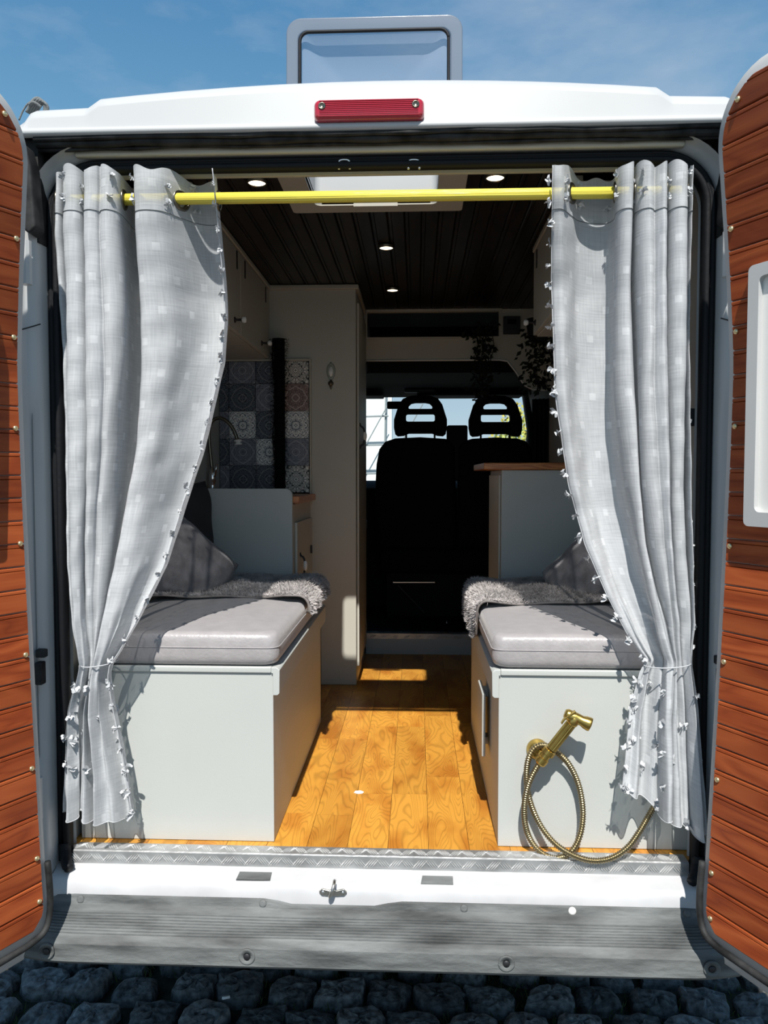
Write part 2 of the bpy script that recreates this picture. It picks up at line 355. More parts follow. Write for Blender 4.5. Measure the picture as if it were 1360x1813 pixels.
def glass(name, col, fac, rough=.03):
    m, t, b = nodes(name); l = t.links.new; t.nodes.remove(b)
    tr = t.nodes.new('ShaderNodeBsdfTransparent'); tr.inputs[0].default_value = (*col, 1)
    gl = t.nodes.new('ShaderNodeBsdfPrincipled'); gl.inputs['Base Color'].default_value = (*fac[1], 1); gl.inputs['Roughness'].default_value = rough
    x = t.nodes.new('ShaderNodeMixShader'); x.inputs[0].default_value = fac[0]; l(tr.outputs[0], x.inputs[1]); l(gl.outputs[0], x.inputs[2])
    l(x.outputs[0], t.nodes['Material Output'].inputs[0]); return m
M['glass'] = glass('windscreen_glass', (.93, .96, .96), (.06, (.2, .2, .2)))
M['acrylic'] = glass('smoked_acrylic', (.82, .86, .92), (.42, (.33, .38, .45)), .25)
M['acrylic_rim'] = glass('smoked_acrylic_rim', (.55, .62, .70), (.55, (.26, .30, .35)), .2)
def cloth():
    m, t, b = nodes('curtain_linen'); l = t.links.new; t.nodes.remove(b)
    uv = t.nodes.new('ShaderNodeUVMap')
    def nse(sx, sy, sc, det=2):
        mpn = t.nodes.new('ShaderNodeMapping'); mpn.inputs['Scale'].default_value = (sx, sy, 1); l(uv.outputs[0], mpn.inputs[0])
        n = t.nodes.new('ShaderNodeTexNoise'); n.inputs['Scale'].default_value = sc; n.inputs['Detail'].default_value = det; l(mpn.outputs[0], n.inputs['Vector']); return n.outputs[0]
    def MA(op, a, bb):
        n = t.nodes.new('ShaderNodeMath'); n.operation = op
        for i, x in enumerate((a, bb)):
            if isinstance(x, (int, float)): n.inputs[i].default_value = x
            else: l(x, n.inputs[i])
        return n.outputs[0]
    h = nse(14, 260, 1.0); v = nse(260, 14, 1.0); wv = MA('MULTIPLY', MA('ADD', h, v), .5)
    sp = t.nodes.new('ShaderNodeSeparateXYZ'); l(uv.outputs[0], sp.inputs[0])       # woven dashes: a staggered grid in cloth metres
    row = MA('DIVIDE', sp.outputs[1], .075); ri = MA('FLOOR', row, 0); rf = MA('FRACT', row, 0)
    cl = MA('ADD', MA('DIVIDE', sp.outputs[0], .085), MA('MULTIPLY', MA('MODULO', ri, 2.), .5)); cf = MA('FRACT', cl, 0)
    def band(x, w):
        n = t.nodes.new('ShaderNodeMath'); n.operation = 'COMPARE'; l(x, n.inputs[0]); n.inputs[1].default_value = .5; n.inputs[2].default_value = w; return n.outputs[0]
    dash = MA('MULTIPLY', MA('MULTIPLY', band(cf, .10), band(rf, .12)), MA('MULTIPLY', nse(40, 40, 1.), .75))
    r = t.nodes.new('ShaderNodeValToRGB'); l(wv, r.inputs[0]); r.color_ramp.elements[0].position = .35; r.color_ramp.elements[1].position = .65
    r.color_ramp.elements[0].color = (.52, .535, .55, 1); r.color_ramp.elements[1].color = (.74, .755, .77, 1)
    x = t.nodes.new('ShaderNodeMix'); x.data_type = 'RGBA'; l(dash, x.inputs[0]); l(r.outputs[0], x.inputs[6]); x.inputs[7].default_value = (.82, .83, .84, 1)
    bp = t.nodes.new('ShaderNodeBump'); bp.inputs['Strength'].default_value = .25; bp.inputs['Distance'].default_value = .002; l(wv, bp.inputs['Height'])
    df = t.nodes.new('ShaderNodeBsdfDiffuse'); l(x.outputs[2], df.inputs[0]); l(bp.outputs[0], df.inputs['Normal'])
    tl = t.nodes.new('ShaderNodeBsdfTranslucent'); l(x.outputs[2], tl.inputs[0])
    m1 = t.nodes.new('ShaderNodeMixShader'); m1.inputs[0].default_value = .22; l(df.outputs[0], m1.inputs[1]); l(tl.outputs[0], m1.inputs[2])
    tr = t.nodes.new('ShaderNodeBsdfTransparent'); m2 = t.nodes.new('ShaderNodeMixShader')
    al = MA('MULTIPLY', MA('SUBTRACT', 1., dash), MA('MULTIPLY', wv, .34)); l(al, m2.inputs[0])
    l(m1.outputs[0], m2.inputs[1]); l(tr.outputs[0], m2.inputs[2]); l(m2.outputs[0], t.nodes['Material Output'].inputs[0])
    return m
M['cloth'] = cloth()
M['hem'] = mat('hem_thread', (.46, .47, .48), .95)
M['tuft'] = mat('cotton_tuft', (.52, .53, .54), .95)
M['tiles'] = [tilemat('tile_ornate', (.80, .77, .70), (.02, .018, .018), (.55, .50, .45), 3.1, 4.2),
              tilemat('tile_rose', (.36, .24, .20), (.09, .055, .05), (.50, .40, .35), 7.7, 5.0),
              tilemat('tile_quatrefoil', (.85, .84, .80), (.16, .17, .20), (.70, .69, .66), 12.3, 2.6, .40),
              tilemat('tile_slate', (.25, .26, .30), (.10, .10, .13), (.34, .34, .36), 17.9, 4.6),
              tilemat('tile_indigo', (.13, .15, .18), (.02, .025, .04), (.22, .22, .22), 23.3, 3.2)]

# ================================================================== SETTING
FZ, CZ = .58, 2.375          # van floor and ceiling heights
# ground
g = thing('ground', (0, 0, 0), kind='structure')
gx_ = [-25, -12, -6, -1.9, 1.9, 6, 12, 25]; gy_ = [-12, -5, -.48, 1.1, 6, 14, 25, 40]
b = MB(); b.grid([[Vector((x, y, -.012)) for x in gx_] for y in gy_], skip=lambda i, j: i == 2 and j == 3); b.build('paving', M['paving'], g)
b = MB(); b.grid([[Vector((x, y, -.035)) for x in (-1.95, 0, 1.95)] for y in (-.52, .3, 1.15)]); b.build('soil', M['soil'], g)
cobs = []
for k in range(9):
    random.seed(100 + k); w = MB(); n = 16; rings = []; e_ = random.uniform(3.6, 7); sk_ = random.uniform(-.25, .25); tp_ = random.uniform(-.2, .2)
    ang = [2 * PI * i / n + random.uniform(-.1, .1) for i in range(n)]
    rad = [1 / max(abs(math.cos(a)) ** e_ + abs(math.sin(a)) ** e_, 1e-6) ** (1 / e_) * random.uniform(.86, 1.05) for a in ang]
    for sc, z in ((.98, -.07), (1.0, -.03), (.97, -.010), (.90, -.001), (.68, .004), (.42, .006), (.15, .006)):
        rings.append([Vector(((math.cos(a) * (1 + tp_ * math.sin(a)) + sk_ * math.sin(a)) * r * sc * .071, math.sin(a) * r * sc * .061, z + random.uniform(-.0055, .0055) * (sc < .95))) for a, r in zip(ang, rad)])
    w.loft(rings); cobs.append(w.mesh('cobble', M['stone'], False))
random.seed(5); cnt = 0
for j in range(12):
    for i in range(-12, 13):
        if cnt >= 298: break
        x = i * .152 + (.076 if j % 2 else 0) + random.uniform(-.014, .014) + .03; y = -.42 + j * .128 + random.uniform(-.012, .012)
        link('cobble', cobs[cnt * 5 % 9], g, (x, y, random.uniform(-.008, .006)), (random.uniform(-.05, .05), random.uniform(-.05, .05), random.uniform(-.2, .2)), (random.uniform(.9, 1.06), random.uniform(.9, 1.06), 1)); cnt += 1
w = MB(); random.seed(9)
for k in range(9000):
    cx = random.uniform(-1.5, 1.5); cy = random.uniform(-.3, .9)
    if hsh(round(cx * 4), round(cy * 4)) < .30: continue
    a = random.uniform(0, 6.28); h = random.uniform(.010, .032); d = Vector((math.cos(a), math.sin(a), 0)) * .0022; t = Vector((random.uniform(-.015, .015), random.uniform(-.015, .015), h)); p = Vector((cx, cy, -.022))
    w.add([p - d, p + d, p + t], [(0, 1, 2)])
gr = w.build('moss_blades', M['grass'], g, fix=False); gr['kind'] = 'stuff'

# van floor
fl = thing('floor', (0, 1.1, FZ), kind='structure')
MB().box(-.80, .80, .012, 2.2, FZ - .05, FZ - .004).build('floor_base', M['dark'], fl)
random.seed(21); pw = .1035; x = -.80; i = 0
while x < .80:
    y = .012 - random.uniform(0, .5)
    while y < 2.195:
        ln = .62; y1 = min(y + ln, 2.195); ya = max(y, .012)
        if y1 - ya > .02: MB().box(x + .0005, min(x + pw, .80) - .0005, ya + .0005, y1 - .0005, FZ - .006, FZ).build('plank', M['floorwood'], fl)
        y = y1 if y1 >= 2.195 else y + ln
    x += pw
# ceiling planks around the hatch
HX0, HX1, HY0, HY1 = -.215, .160, .25, .537
ce = thing('ceiling', (0, 1.1, CZ), kind='structure')
for (x0, x1, y0, y1) in ((-.80, HX0, .0, 2.12), (HX1, .80, .0, 2.12), (HX0, HX1, .0, HY0), (HX0, HX1, HY1, 2.12)):
    MB().box(x0, x1, y0, y1, CZ + .009, CZ + .016).build('ceiling_board', M['dark'], ce)
pw = .0565; x = -.79
while x < .79:
    segs = [(.012, 2.115)]
    if x + pw > HX0 and x < HX1: segs = [(.012, HY0), (HY1, 2.115)]
    for y0, y1 in segs:
        b = MB(); xs = [(0, .009), (.0012, .003), (.004, 0), (.012, 0), (.0132, .0028), (.0145, 0), (pw - .004, 0), (pw - .0012, .003), (pw, .009)]
        b.grid([[Vector((x + a, y, CZ + h)) for a, h in xs] for y in (y0, y1)]); b.build('plank', M['ceilwood'], ce)
    x += pw
# walls of the living space
for nm, sg in (('wall_left', -1), ('wall_right', 1)):
    wl = thing(nm, (sg * .79, 1.0, FZ), kind='structure')
    b = MB(); prof = [(.7865, FZ - .02), (.7865, 1.0), (.7865, 1.8), (.7865, 2.2), (.7865, 2.38)]
    b.grid([[Vector((sg * xx, y, z)) for xx, z in prof] for y in (.036, .5, 1.2, 2.2)])
    b.grid([[Vector((sg * (xx + .012), y, z)) for xx, z in prof] for y in (.036, .5, 1.2, 2.2)]); b.build('lining_panel', M['lining'], wl)
    p = at(118, 752, .0) if sg < 0 else at(1221, 737, .0)
    c = MB().box(min(sg * .746, sg * .786), max(sg * .746, sg * .786), .036, .06, p.z - .02, p.z + .022)
    k = c.build('latch_box', M['plastic'], wl, bevel=.003, label='black plastic latch box')
    MB().box(sg * .758 - .003, sg * .758 + .003, .033, .037, p.z - .011, p.z + .013).build('latch_tongue', M['chrome'], k)
# over-cab front wall
wf = thing('wall_front', (.25, 2.11, 2.1), kind='structure')
fy = lambda p, d: (p[0], 2.10 + d, p[1])
out = [(-.172, 2.376), (-.172, 2.117), (.52, 2.117), (.56, 2.11), (.60, 2.06), (.645, 1.99), (.69, 1.965), (.79, 1.96), (.79, 2.376)]
plate('front_panel', out, [[(-.155, 2.362), (-.155, 2.236), (.515, 2.236), (.515, 2.362)]], fy, .018, M['cream'], wf)
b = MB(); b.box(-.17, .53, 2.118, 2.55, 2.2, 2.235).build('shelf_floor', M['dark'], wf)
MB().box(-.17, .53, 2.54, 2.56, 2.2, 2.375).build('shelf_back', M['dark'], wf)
b = MB(); b.tube([(-.172, 2.096, 2.119), (.52, 2.096, 2.119), (.56, 2.096, 2.112), (.60, 2.096, 2.06), (.645, 2.096, 1.99), (.69, 2.096, 1.967), (.785, 2.096, 1.962)], .0045, 6).build('edge_trim', M['porcelain'], wf, True)
b = MB()
for x0, x1, z0, z1 in ((-.163, .523, 2.362, 2.37), (-.163, .523, 2.228, 2.236), (-.163, -.155, 2.236, 2.362), (.515, .523, 2.236, 2.362)): b.box(x0, x1, 2.09, 2.10, z0, z1)
b.build('opening_frame', M['cream'], wf)
MB().box(-.175, .53, 2.085, 2.10, 2.363, 2.376).build('crown_trim', M['cream'], wf)
# trims under the ceiling edge at the back doors
t1 = MB().box(-.76, .76, .036, .050, 2.258, 2.33).build('trim_1', M['cream'], bevel=.003); t1['kind'] = 'structure'

# ================================================================== CAMPER VAN BODY
van = thing('camper_van', (0, 1.5, 0), 'white high-roofed camper van seen from behind with both rear doors open', 'camper van')
# roof skin with a hole for the hatch
def zt(x):
    a = abs(x)
    if a < .645: return 2.432 - .028 * (a / .645) ** 2
    if a < .675: return 2.404 - .02 * (a - .645) / .03
    if a < .80: return 2.384 - .004 * (a - .675) / .125
    return 2.38 - .06 * min(1, (a - .80) / .04) ** 2
xs = [-.845, -.84, -.825, -.81, -.80, -.74, -.68, -.675, -.66, -.645, -.62, -.55, -.45, -.34, -.27, HX0, -.1, 0, .1, HX1, .27, .36, .45, .55, .62, .645, .66, .675, .68, .74, .80, .81, .825, .84, .845]
def roofcol(x):
    z = zt(x) + .012; lo = 2.322; d = .038
    return [Vector((x, y + d, zz)) for y, zz in ((-.098, lo - .004), (-.112, lo - .002), (-.114, lo + .006), (-.110, lo + .012), (-.105, lo + .013), (-.1045, lo + .016), (-.102, max(z - .032, lo + .018)), (-.1015, max(z - .029, lo + .0185)), (-.094, max(z - .012, lo + .019)), (-.082, z - .004), (-.065, z - .0005), (-.05, z))] + [Vector((x, y, zz)) for y, zz in ((.1, z + .002), (HY0, z + .003), (HY1, z + .003), (1.2, z + .003), (2.4, z), (3.0, z - .06), (3.3, z - .25))]
cols = [roofcol(x) for x in xs]
b = MB(); b.grid(cols, skip=lambda i, j: xs[i] >= HX0 - .001 and xs[i + 1] <= HX1 + .001 and j == 13)
b.build('roof_skin', M['white'], van, True)
# side skins
for sg in (-1, 1):
    prof = [(.93, .34), (.97, .5), (.985, .9), (.985, 1.3), (.97, 1.7), (.93, 2.0), (.88, 2.25), (.845, 2.33)]
    rows = []
    for y, k in ((-.078, 0), (-.045, .25), (.02, .7), (.15, 1), (1.0, 1), (2.4, 1), (3.4, .9)):
        rows.append([Vector((sg * ((.835 + .02 * math.sin(PI * min(1, (z - .34) / 2))) * (1 - k) + xx * k), y, z)) for xx, z in prof])
    MB().grid(rows).build('side_skin', M['white'], van, True)
MB().box(-.9, .9, .0, 3.3, .40, .525).build('underbody', M['plastic'], van)
# U shaped sweeps round the opening
def upath(off, zb=.555):
    hw, zt_, r = .779 + off, 2.264 + off, .105 + off
    P = [(-hw, zb)] + [(-hw, zb + (zt_ - r - zb) * k / 6) for k in range(1, 6)]
    P += [(-hw + r - r * math.cos(math.radians(a)), zt_ - r + r * math.sin(math.radians(a))) for a in range(0, 91, 9)]
    return P + [(-x, z) for x, z in reversed(P)]
def usweep(name, prof, m, parent, closed=False, zb=.555, bev=0, label=None):
    rows = []; paths = [upath(o, zb) for o, y in prof]
    for i in range(len(paths[0])): rows.append([Vector((paths[k][i][0], prof[k][1], paths[k][i][1])) for k in range(len(prof))])
    b = MB(); b.loft(rows, closed, closed); return b.build(name, m, parent, True, label=label)
usweep('door_seal', [(o_, y_ + .052) for o_, y_ in ((-.004, -.030), (-.010, -.045), (-.008, -.062), (.002, -.070), (.007, -.064), (.010, -.054), (.013, -.062), (.020, -.062), (.026, -.046), (.022, -.032))], M['rubber'], van, True, label='black rubber door seal')
usweep('door_jamb', [(-.006, .034), (.022, .026), (.026, .0), (.030, -.012), (.036, -.02), (.042, -.03), (.044, -.05)], M['white'], van)
for sg in (-1, 1):                                    # hinge pillars, pressed panel with a recess
    zz = [.53, .60, .70, .82, .84, 1.30, 1.66, 1.70, 1.76, 1.80, 1.95, 2.10, 2.16]
    rows = []
    for z in zz:
        rec = .012 if .83 < z < 1.68 else 0
        rows.append([Vector((sg * xx, yy, z)) for xx, yy in ((.800, .02), (.803, -.03), (.808, -.054 + rec), (.828, -.058 + rec), (.834, -.064), (.838, -.078))])
    MB().grid(rows).build('hinge_pillar', M['white'], van, True)
    MB().tube([(sg * .795, -.058, 1.885), (sg * .838, -.074, 1.868)], .0016, 5).build('panel_joint', M['gasket'], van)
    # corner block at the top of the pillar
    b = MB(); pts = [(.783, 2.10), (.800, 2.085), (.818, 2.10), (.826, 2.20), (.822, 2.285), (.806, 2.292), (.792, 2.24)]
    b.prism([(sg * x, z) for x, z in pts], lambda p, d: (p[0], -.098 + d, p[1]), .05); b.build('corner_block', M['gasket'], van, bevel=.006)
    MB().box(min(sg * .800, sg * .846), max(sg * .800, sg * .846), -.045, .03, 2.08, 2.335).build('corner_filler', M['gasket'], van)
    # rubber foot where the seal ends on the sill
    b = MB(); b.tube(smooth_path([(sg * .786, -.004, .60), (sg * .782, -.010, .578), (sg * .770, -.030, .562), (sg * .757, -.045, .555)], 5), [.016] * 8 + [.014] * 5 + [.012] * 3, 8).build('seal_foot', M['rubber'], van, True)
    # latch hardware on the pillar
    b = MB(); b.box(sg * .808 - .012, sg * .808 + .012, -.068, -.05, 1.085, 1.105); b.box(sg * .81 - .009, sg * .81 + .009, -.075, -.052, 1.02, 1.075); b.build('door_check', M['gasket'], van, bevel=.003)
# header strips between the seal and the roof lip
MB().box(-.72, .72, -.030, -.008, 2.286, 2.310).build('header_channel', M['cream'], van, bevel=.006)
b = MB(); random.seed(3)
for r0, y0, z0 in ((.011, -.050, 2.309), (.006, -.064, 2.314), (.006, -.040, 2.300)):
    b.tube([(x, y0 + random.uniform(-.002, .002), z0 + random.uniform(-.0022, .0022)) for x in [-.80 + .08 * i for i in range(21)]], r0, 6)
b.build('lip_gasket', M['gasket'], van, True)
MB().box(-.83, .83, -.04, .03, 2.311, 2.325).build('header_beam', M['gasket'], van)
MB().box(-.78, .78, .004, .034, 2.284, 2.33).build('header_inner', M['rubber'], van)
for px in (610, 733):
    p = at(px, 291, -.005); b = MB(); b.tube(smooth_path([p + Vector(q) for q in ((-.013, 0, -.012), (-.013, -.004, .002), (-.008, -.005, .008), (.008, -.005, .008), (.013, -.004, .002), (.013, 0, -.012))], 4), .0034, 7)
    b.build('header_hook', M['chrome'], van, True)
# third brake light
bl = MB(); p0 = at(557, 194, -.080); p1 = at(750, 194, -.080); zc = p0.z * .5 + p1.z * .5
rings = []
for ins, y in ((-.002, -.060), (-.001, -.078), (.003, -.086), (.008, -.088)): rings.append([Vector((x, y, z)) for x, z in rrect(p0.x + ins, p1.x - ins, zc - .0225 + ins, zc + .0225 - ins, .012 - ins * .6, 6)])
bl = MB().loft(rings).build('brake_light', M['red'], van, True, label='red third brake light on the roof lip')
b = MB()
for k in range(9): b.box(p0.x + .012, p1.x - .012, -.0895, -.0875, zc - .017 + k * .0042, zc - .0152 + k * .0042)
b.build('lens_rib', M['red'], bl)
for x in (p0.x + .018, p1.x - .018):
    b = MB().lathe([(.0, -.001), (.0085, -.001), (.009, .0005), (.0075, .003), (.006, .003), (.005, .0015), (0, .0015)], (x, -.0885, zc + .006), (0, -1, 0), 14); b.build('lens_screw', M['bronze'], bl, True)
# sill: tread plate, white threshold, bumper
tp = MB(); tp.grid([[Vector((x, y, z)) for y, z in ((.034, .578), (.034, .5835), (-.004, .5835), (-.0075, .581), (-.008, .55), (-.004, .548))] for x in (-.764, -.4, 0, .4, .764)])
tpo = tp.build('tread_plate', M['alu'], van, label='aluminium checker plate over the threshold')
def tread(xa, xb, f, step, pitch, parent, ln=.02):
    b = MB(); k = 0; x = xa
    while x < xb:
        for r in range(pitch):
            s = 1 if (k + r) % 2 else -1
            for q in (-1.5, -.5, .5, 1.5):
                c = Vector((x + q * .0062, (r + .5) / pitch, 0)); dx = .0105; dv = .42 / pitch * s; w = .0016
                P = [(c.x - dx, c.y - dv), (c.x + w, c.y - .03), (c.x + dx, c.y + dv), (c.x - w, c.y + .03)]
                vs = [f(a, v, 0) for a, v in P] + [f(c.x, c.y, .0034)]
                b.add(vs, [(0, 1, 4), (1, 2, 4), (2, 3, 4), (3, 0, 4)])
        k += 1; x += step
    o = b.build('tread_relief', M['relief'], parent); o['kind'] = 'stuff'
tread(-.76, .76, lambda x, v, h: Vector((x, -.0078 - h, .551 + .029 * v)), .030, 1, tpo)
tread(-.76, .76, lambda x, v, h: Vector((x, .033 - .036 * v, .5835 + h)), .030, 1, tpo)
xs2 = [-.80 + .05 * i for i in range(33)]
rows = []
for x in xs2:
    pr = .006 * (abs(((x + .02) * 3.4) % 1 - .5) > .32)
    dip = .010 * max(0, min(1, (.145 - abs(x + .10)) / .03))
    rows.append([Vector((x, y, z)) for y, z in ((.0, .551), (-.018, .549), (-.024 - pr * .3, .545), (-.046, .538 - pr * .4), (-.056, .530), (-.062, .512), (-.066, .500 - dip), (-.066, .47))])
MB().grid(rows).build('threshold', M['white_dirty'], van, True)
bx = [-.835 + .0334 * i for i in range(51)]
rows = []
for x in bx:
    dip = .012 * max(0, min(1, (.145 - abs(x + .10)) / .03)); k = max(0, (abs(x) - .70) / .14)
    pr = [(-.058, .50 - dip), (-.066, .503 - dip), (-.072, .501 - dip), (-.077, .487 - dip), (-.080, .4855), (-.094, .479)]
    for q in range(8):
        y0 = -.096 - q * .0064; z0 = .4785 - q * .0033; wv = .0008 * math.sin(x * 9 + q * .4)
        pr += [(y0, z0 + wv), (y0 - .0034, z0 - .0008 + wv), (y0 - .0038, z0 - .0062 + wv), (y0 - .0052, z0 - .0066 + wv), (y0 - .0058, z0 - .0030 + wv)]
    pr += [(-.150, .4505), (-.158, .447), (-.164, .438), (-.166, .42), (-.166, .398), (-.160, .390), (-.12, .388)]
    rows.append([Vector((x, y + .02 * k * k, z)) for y, z in pr])
bp = MB().grid(rows).build('bumper', M['bumper'], van, label='scuffed grey plastic rear bumper step')
for px in (437, 897, 1262, 82):
    p = at(px, 1688, -.167); b = MB().lathe([(.0, -.002), (.0185, -.002), (.019, .0015), (.0165, .0035), (.0135, .0012), (.0085, .0012), (.0085, -.001), (0, -.001)], (p.x, -.1655, .421), (0, -1, 0), 22)
    o = b.build('bumper_washer', M['bumper'], bp, True)
    MB().lathe([(0, 0), (.0085, 0), (.007, .0025), (0, .0028)], (p.x, -.1662, .421), (0, -1, 0), 12).build('bumper_bolt', M['plastic'], bp, True)
for px in (465, 822, 1014, 1218, 142):
    p = at(px, 1600, -.077); MB().lathe([(0, 0), (.0095, 0), (.009, .002), (.005, .0035), (0, .003)], (p.x, -.0735, .494), (0, -1, .2), 14).build('clip_stud', M['bumper'] if px != 1014 else M['porcelain'], bp, True)
for px0, px1 in ((424, 481), (748, 802)):                 # grey rating plates
    p0 = at(px0, 1558, -.03); p1 = at(px1, 1558, -.03)
    b = MB(); b.add([(p0.x, -.0255, .5465), (p1.x, -.0255, .5465), (p1.x, -.0485, .5385), (p0.x - .004, -.0485, .5385)], [(0, 1, 2, 3)])
    o = b.build('sill_plate', M['bumper'], van); sd = o.modifiers.new('s', 'SOLIDIFY'); sd.thickness = .003; sd.offset = 1
p = at(590, 1572, -.06); sk = MB()
sk.prism([(-.034, 0), (-.028, -.008), (-.01, -.010), (.01, -.010), (.028, -.008), (.034, 0), (.026, .008), (.01, .004), (-.01, .004), (-.026, .008)], lambda q, d: (p.x + q[0], -.061 - d, .522 + q[1]), .006)
sk = sk.build('lock_striker', M['steel'], van, bevel=.0015, label='metal door lock striker on the sill')
MB().tube(smooth_path([(p.x - .006, -.064, .516), (p.x - .006, -.082, .52), (p.x, -.088, .535), (p.x + .004, -.08, .548), (p.x + .004, -.064, .549)], 4), .0042, 7).build('striker_loop', M['steel'], sk, True)
for sx in (-.024, .024): MB().lathe([(0, 0), (.005, 0), (.004, .003), (0, .003)], (p.x + sx, -.067, .522), (0, -1, 0), 10).build('striker_screw', M['chrome'], sk, True)

# cab: floor, sides, headliner, dashboard, windscreen
MB().box(-.95, .95, 2.21, 3.5, .58, .688).build('cab_floor', M['cabblack'], van)
for sg in (-1, 1):
    MB().grid([[Vector((sg * x, y, z)) for x, z in ((.90, .6), (.93, 1.45), (.80, 2.10))] for y in (2.2, 3.1)]).build('cab_side', M['cabblack'], van)
    MB().tube([(sg * .93, 3.75, 1.45), (sg * .90, 3.45, 1.85), (sg * .85, 3.32, 2.06), (sg * .82, 3.1, 2.12)], .05, 8).build('windscreen_pillar', M['cabblack'], van, True)
    MB().grid([[Vector((sg * .93, y, z)) for z in (.6, 1.45)] for y in (3.1, 3.8)]).build('cab_door_panel', M['cabblack'], van)
MB().grid([[Vector((x, y, z + .0 * x)) for x in (-.95, -.5, 0, .5, .95)] for y, z in ((2.12, 2.118), (2.12, 2.2), (2.5, 2.2), (2.52, 2.112), (2.9, 2.095), (3.34, 2.06), (3.36, 2.10), (3.0, 2.3))]).build('headliner', M['cabblack'], van)
for x0, x1 in ((.10, .78), (-.78, -.12)):
    MB().box(x0, x1, 3.08, 3.30, 2.045, 2.06).build('sun_visor', M['cabblack'], van, bevel=.006)
MB().box(.02, .22, 3.05, 3.09, 2.062, 2.085).build('roof_console', M['plastic'], van, bevel=.008)
MB().grid([[Vector((x, y, z)) for x in (-.95, -.5, 0, .5, .95)] for y, z in ((3.05, .69), (3.05, 1.25), (3.12, 1.45), (3.3, 1.50), (3.8, 1.47), (3.85, .6))]).build('dashboard', M['cabblack'], van, True)
MB().grid([[Vector((x * k, y, z)) for x in (-1, -.5, 0, .5, 1)] for y, z, k in ((3.80, 1.44, .93), (3.56, 1.75, .90), (3.34, 2.07, .85))]).build('windscreen', M['glass'], van, True)
MB().box(-.1, .0, 3.3, 3.33, 1.98, 2.03).build('mirror', M['cabblack'], van, bevel=.008)

# ================================================================== REAR DOORS
ANG = math.radians(27)
def ndoor(z):
    if z > 1.75: return .118 * ((z - 1.75) / .6) ** 1.15
    return .052 * ((1.75 - z) / 1.2) ** 1.4
def rear_door(sg, ox, oy, label, z0, z1):
    d = Vector((sg * math.sin(ANG), -math.cos(ANG), 0)); nn = Vector((-sg * math.cos(ANG), -math.sin(ANG), 0)); O = Vector((ox, oy, 0))
    P = lambda s, z, n=0.: O + d * s + nn * (ndoor(z) + n) + Vector((0, 0, z))
    root = thing('rear_door', (ox, oy, z0), label, 'van door')
    def ends(z, s0, s1, a, b_, rt, rb):
        e = 0; s0 += .046 * max(0, (z - 1.75) / .6)
        if z > b_ - rt: q = (z - (b_ - rt)) / rt; e = rt * (1 - math.sqrt(max(0, 1 - q * q)))
        if z < a + rb: q = ((a + rb) - z) / rb; e = rb * (1 - math.sqrt(max(0, 1 - q * q)))
        return s0 + e, s1 - e
    zs = [z0 + (z1 - z0) * k / 60 for k in range(61)] + [z1 - .12 + .12 * math.sin(PI / 2 * k / 10) for k in range(1, 10)] + [z0 + .05 - .05 * math.sin(PI / 2 * k / 6) for k in range(1, 6)]
    zs = sorted(set(zs)); rings = []
    for z in zs:
        a, c = ends(z, 0, .745, z0, z1, .13, .06)
        if z == zs[0]:
            for dz in (-.022, -.016): rings.append([P(a + .004, z + dz, -.008), P(a + .008, z + dz, -.004), P(c - .008, z + dz, -.004), P(c - .004, z + dz, -.008), P(c - .004, z + dz, -.045), P(a + .004, z + dz, -.045)])
        rings.append([P(a, z, -.006), P(a + .004, z, 0), P(c - .004, z, 0), P(c, z, -.006), P(c, z, -.045), P(a, z, -.045)])
    MB().loft(rings).build('door_shell', M['white'], root, True)
    # planks
    pa, pb = z0 + .030, z1 - .021; n = int(round((pb - pa) / .0512)); h = (pb - pa) / n
    for k in range(n):
        za, zb = pa + k * h, pa + (k + 1) * h; b = MB(); rows = []
        for dz, off in ((.0004, .001), (.0018, .005), (.0035, .006), (.5 * h, .006), (h - .0105, .006), (h - .0095, .0032), (h - .0080, .006), (h - .0035, .006), (h - .0018, .005), (h - .0004, .001)):
            z = za + dz; a, c = ends(z, .019, .727, pa - .002, pb + .002, .115, .05); rows.append([P(a, z, off), P(a + .05, z, off), P(c - .05, z, off), P(c, z, off)])
        b.grid(rows)
        b.build('plank', M['doorwood'], root)
    # brass screws
    for z in (2.265, 2.035, 1.83, 1.63, 1.372, 1.121, .863, .658, .56):
        a, c = ends(z, .015, .73, pa, pb, .115, .05); a += .014
        for s in (a, c - .014):
            b = MB().lathe([(.0062, 0), (.006, .0025), (.0045, .0042), (.002, .0052), (0, .0054)], P(s, z, .006), nn, 12); b.build('brass_screw', M['brasspin'], root, True)
    # window with white frame
    s0, s1, w0, w1 = (.088 if sg > 0 else .12), .66, 1.42, 1.95
    fn = lambda p, dd: P(p[0], p[1], .004 + dd)
    f = plate('window_frame', rrect(s0, s1, w0, w1, .012), [rrect(s0 + .026, s1 - .026, w0 + .030, w1 - .026, .012)], lambda p, dd: O + d * p[0] + nn * (ndoor(1.95) * .5 + .0 + dd) + Vector((0, 0, p[1])), .032, M['white'], root, bevel=.007)
    b = MB(); b.prism(rrect(s0 + .024, s1 - .024, w0 + .028, w1 - .024, .012), lambda p, dd: O + d * p[0] + nn * (ndoor(1.95) * .5 + .012 + dd) + Vector((0, 0, p[1])), .008)
    b.build('window_blind', M['porcelain'], root)
    # black rubber along the bottom and up the hinge corner
    path = [P(.0, z0 + .17, .004), P(-.002, z0 + .10, .004), P(.002, z0 + .05, .003), P(.018, z0 + .018, .004), P(.05, z0 + .008, .004)] + [P(s, z0 + .006, .004) for s in (.1, .3, .5, .7)]
    MB().tube(smooth_path(path, 4), .0075, 7).build('edge_rubber', M['gasket'], root, True)
    b = MB()
    for zz in (.75, 2.02): b.lathe([(.014, -.05), (.014, .05)], O + Vector((sg * .02, .06, zz)), (0, 0, 1), 10)
    b.build('hinge', M['white'], root)
    return root, P
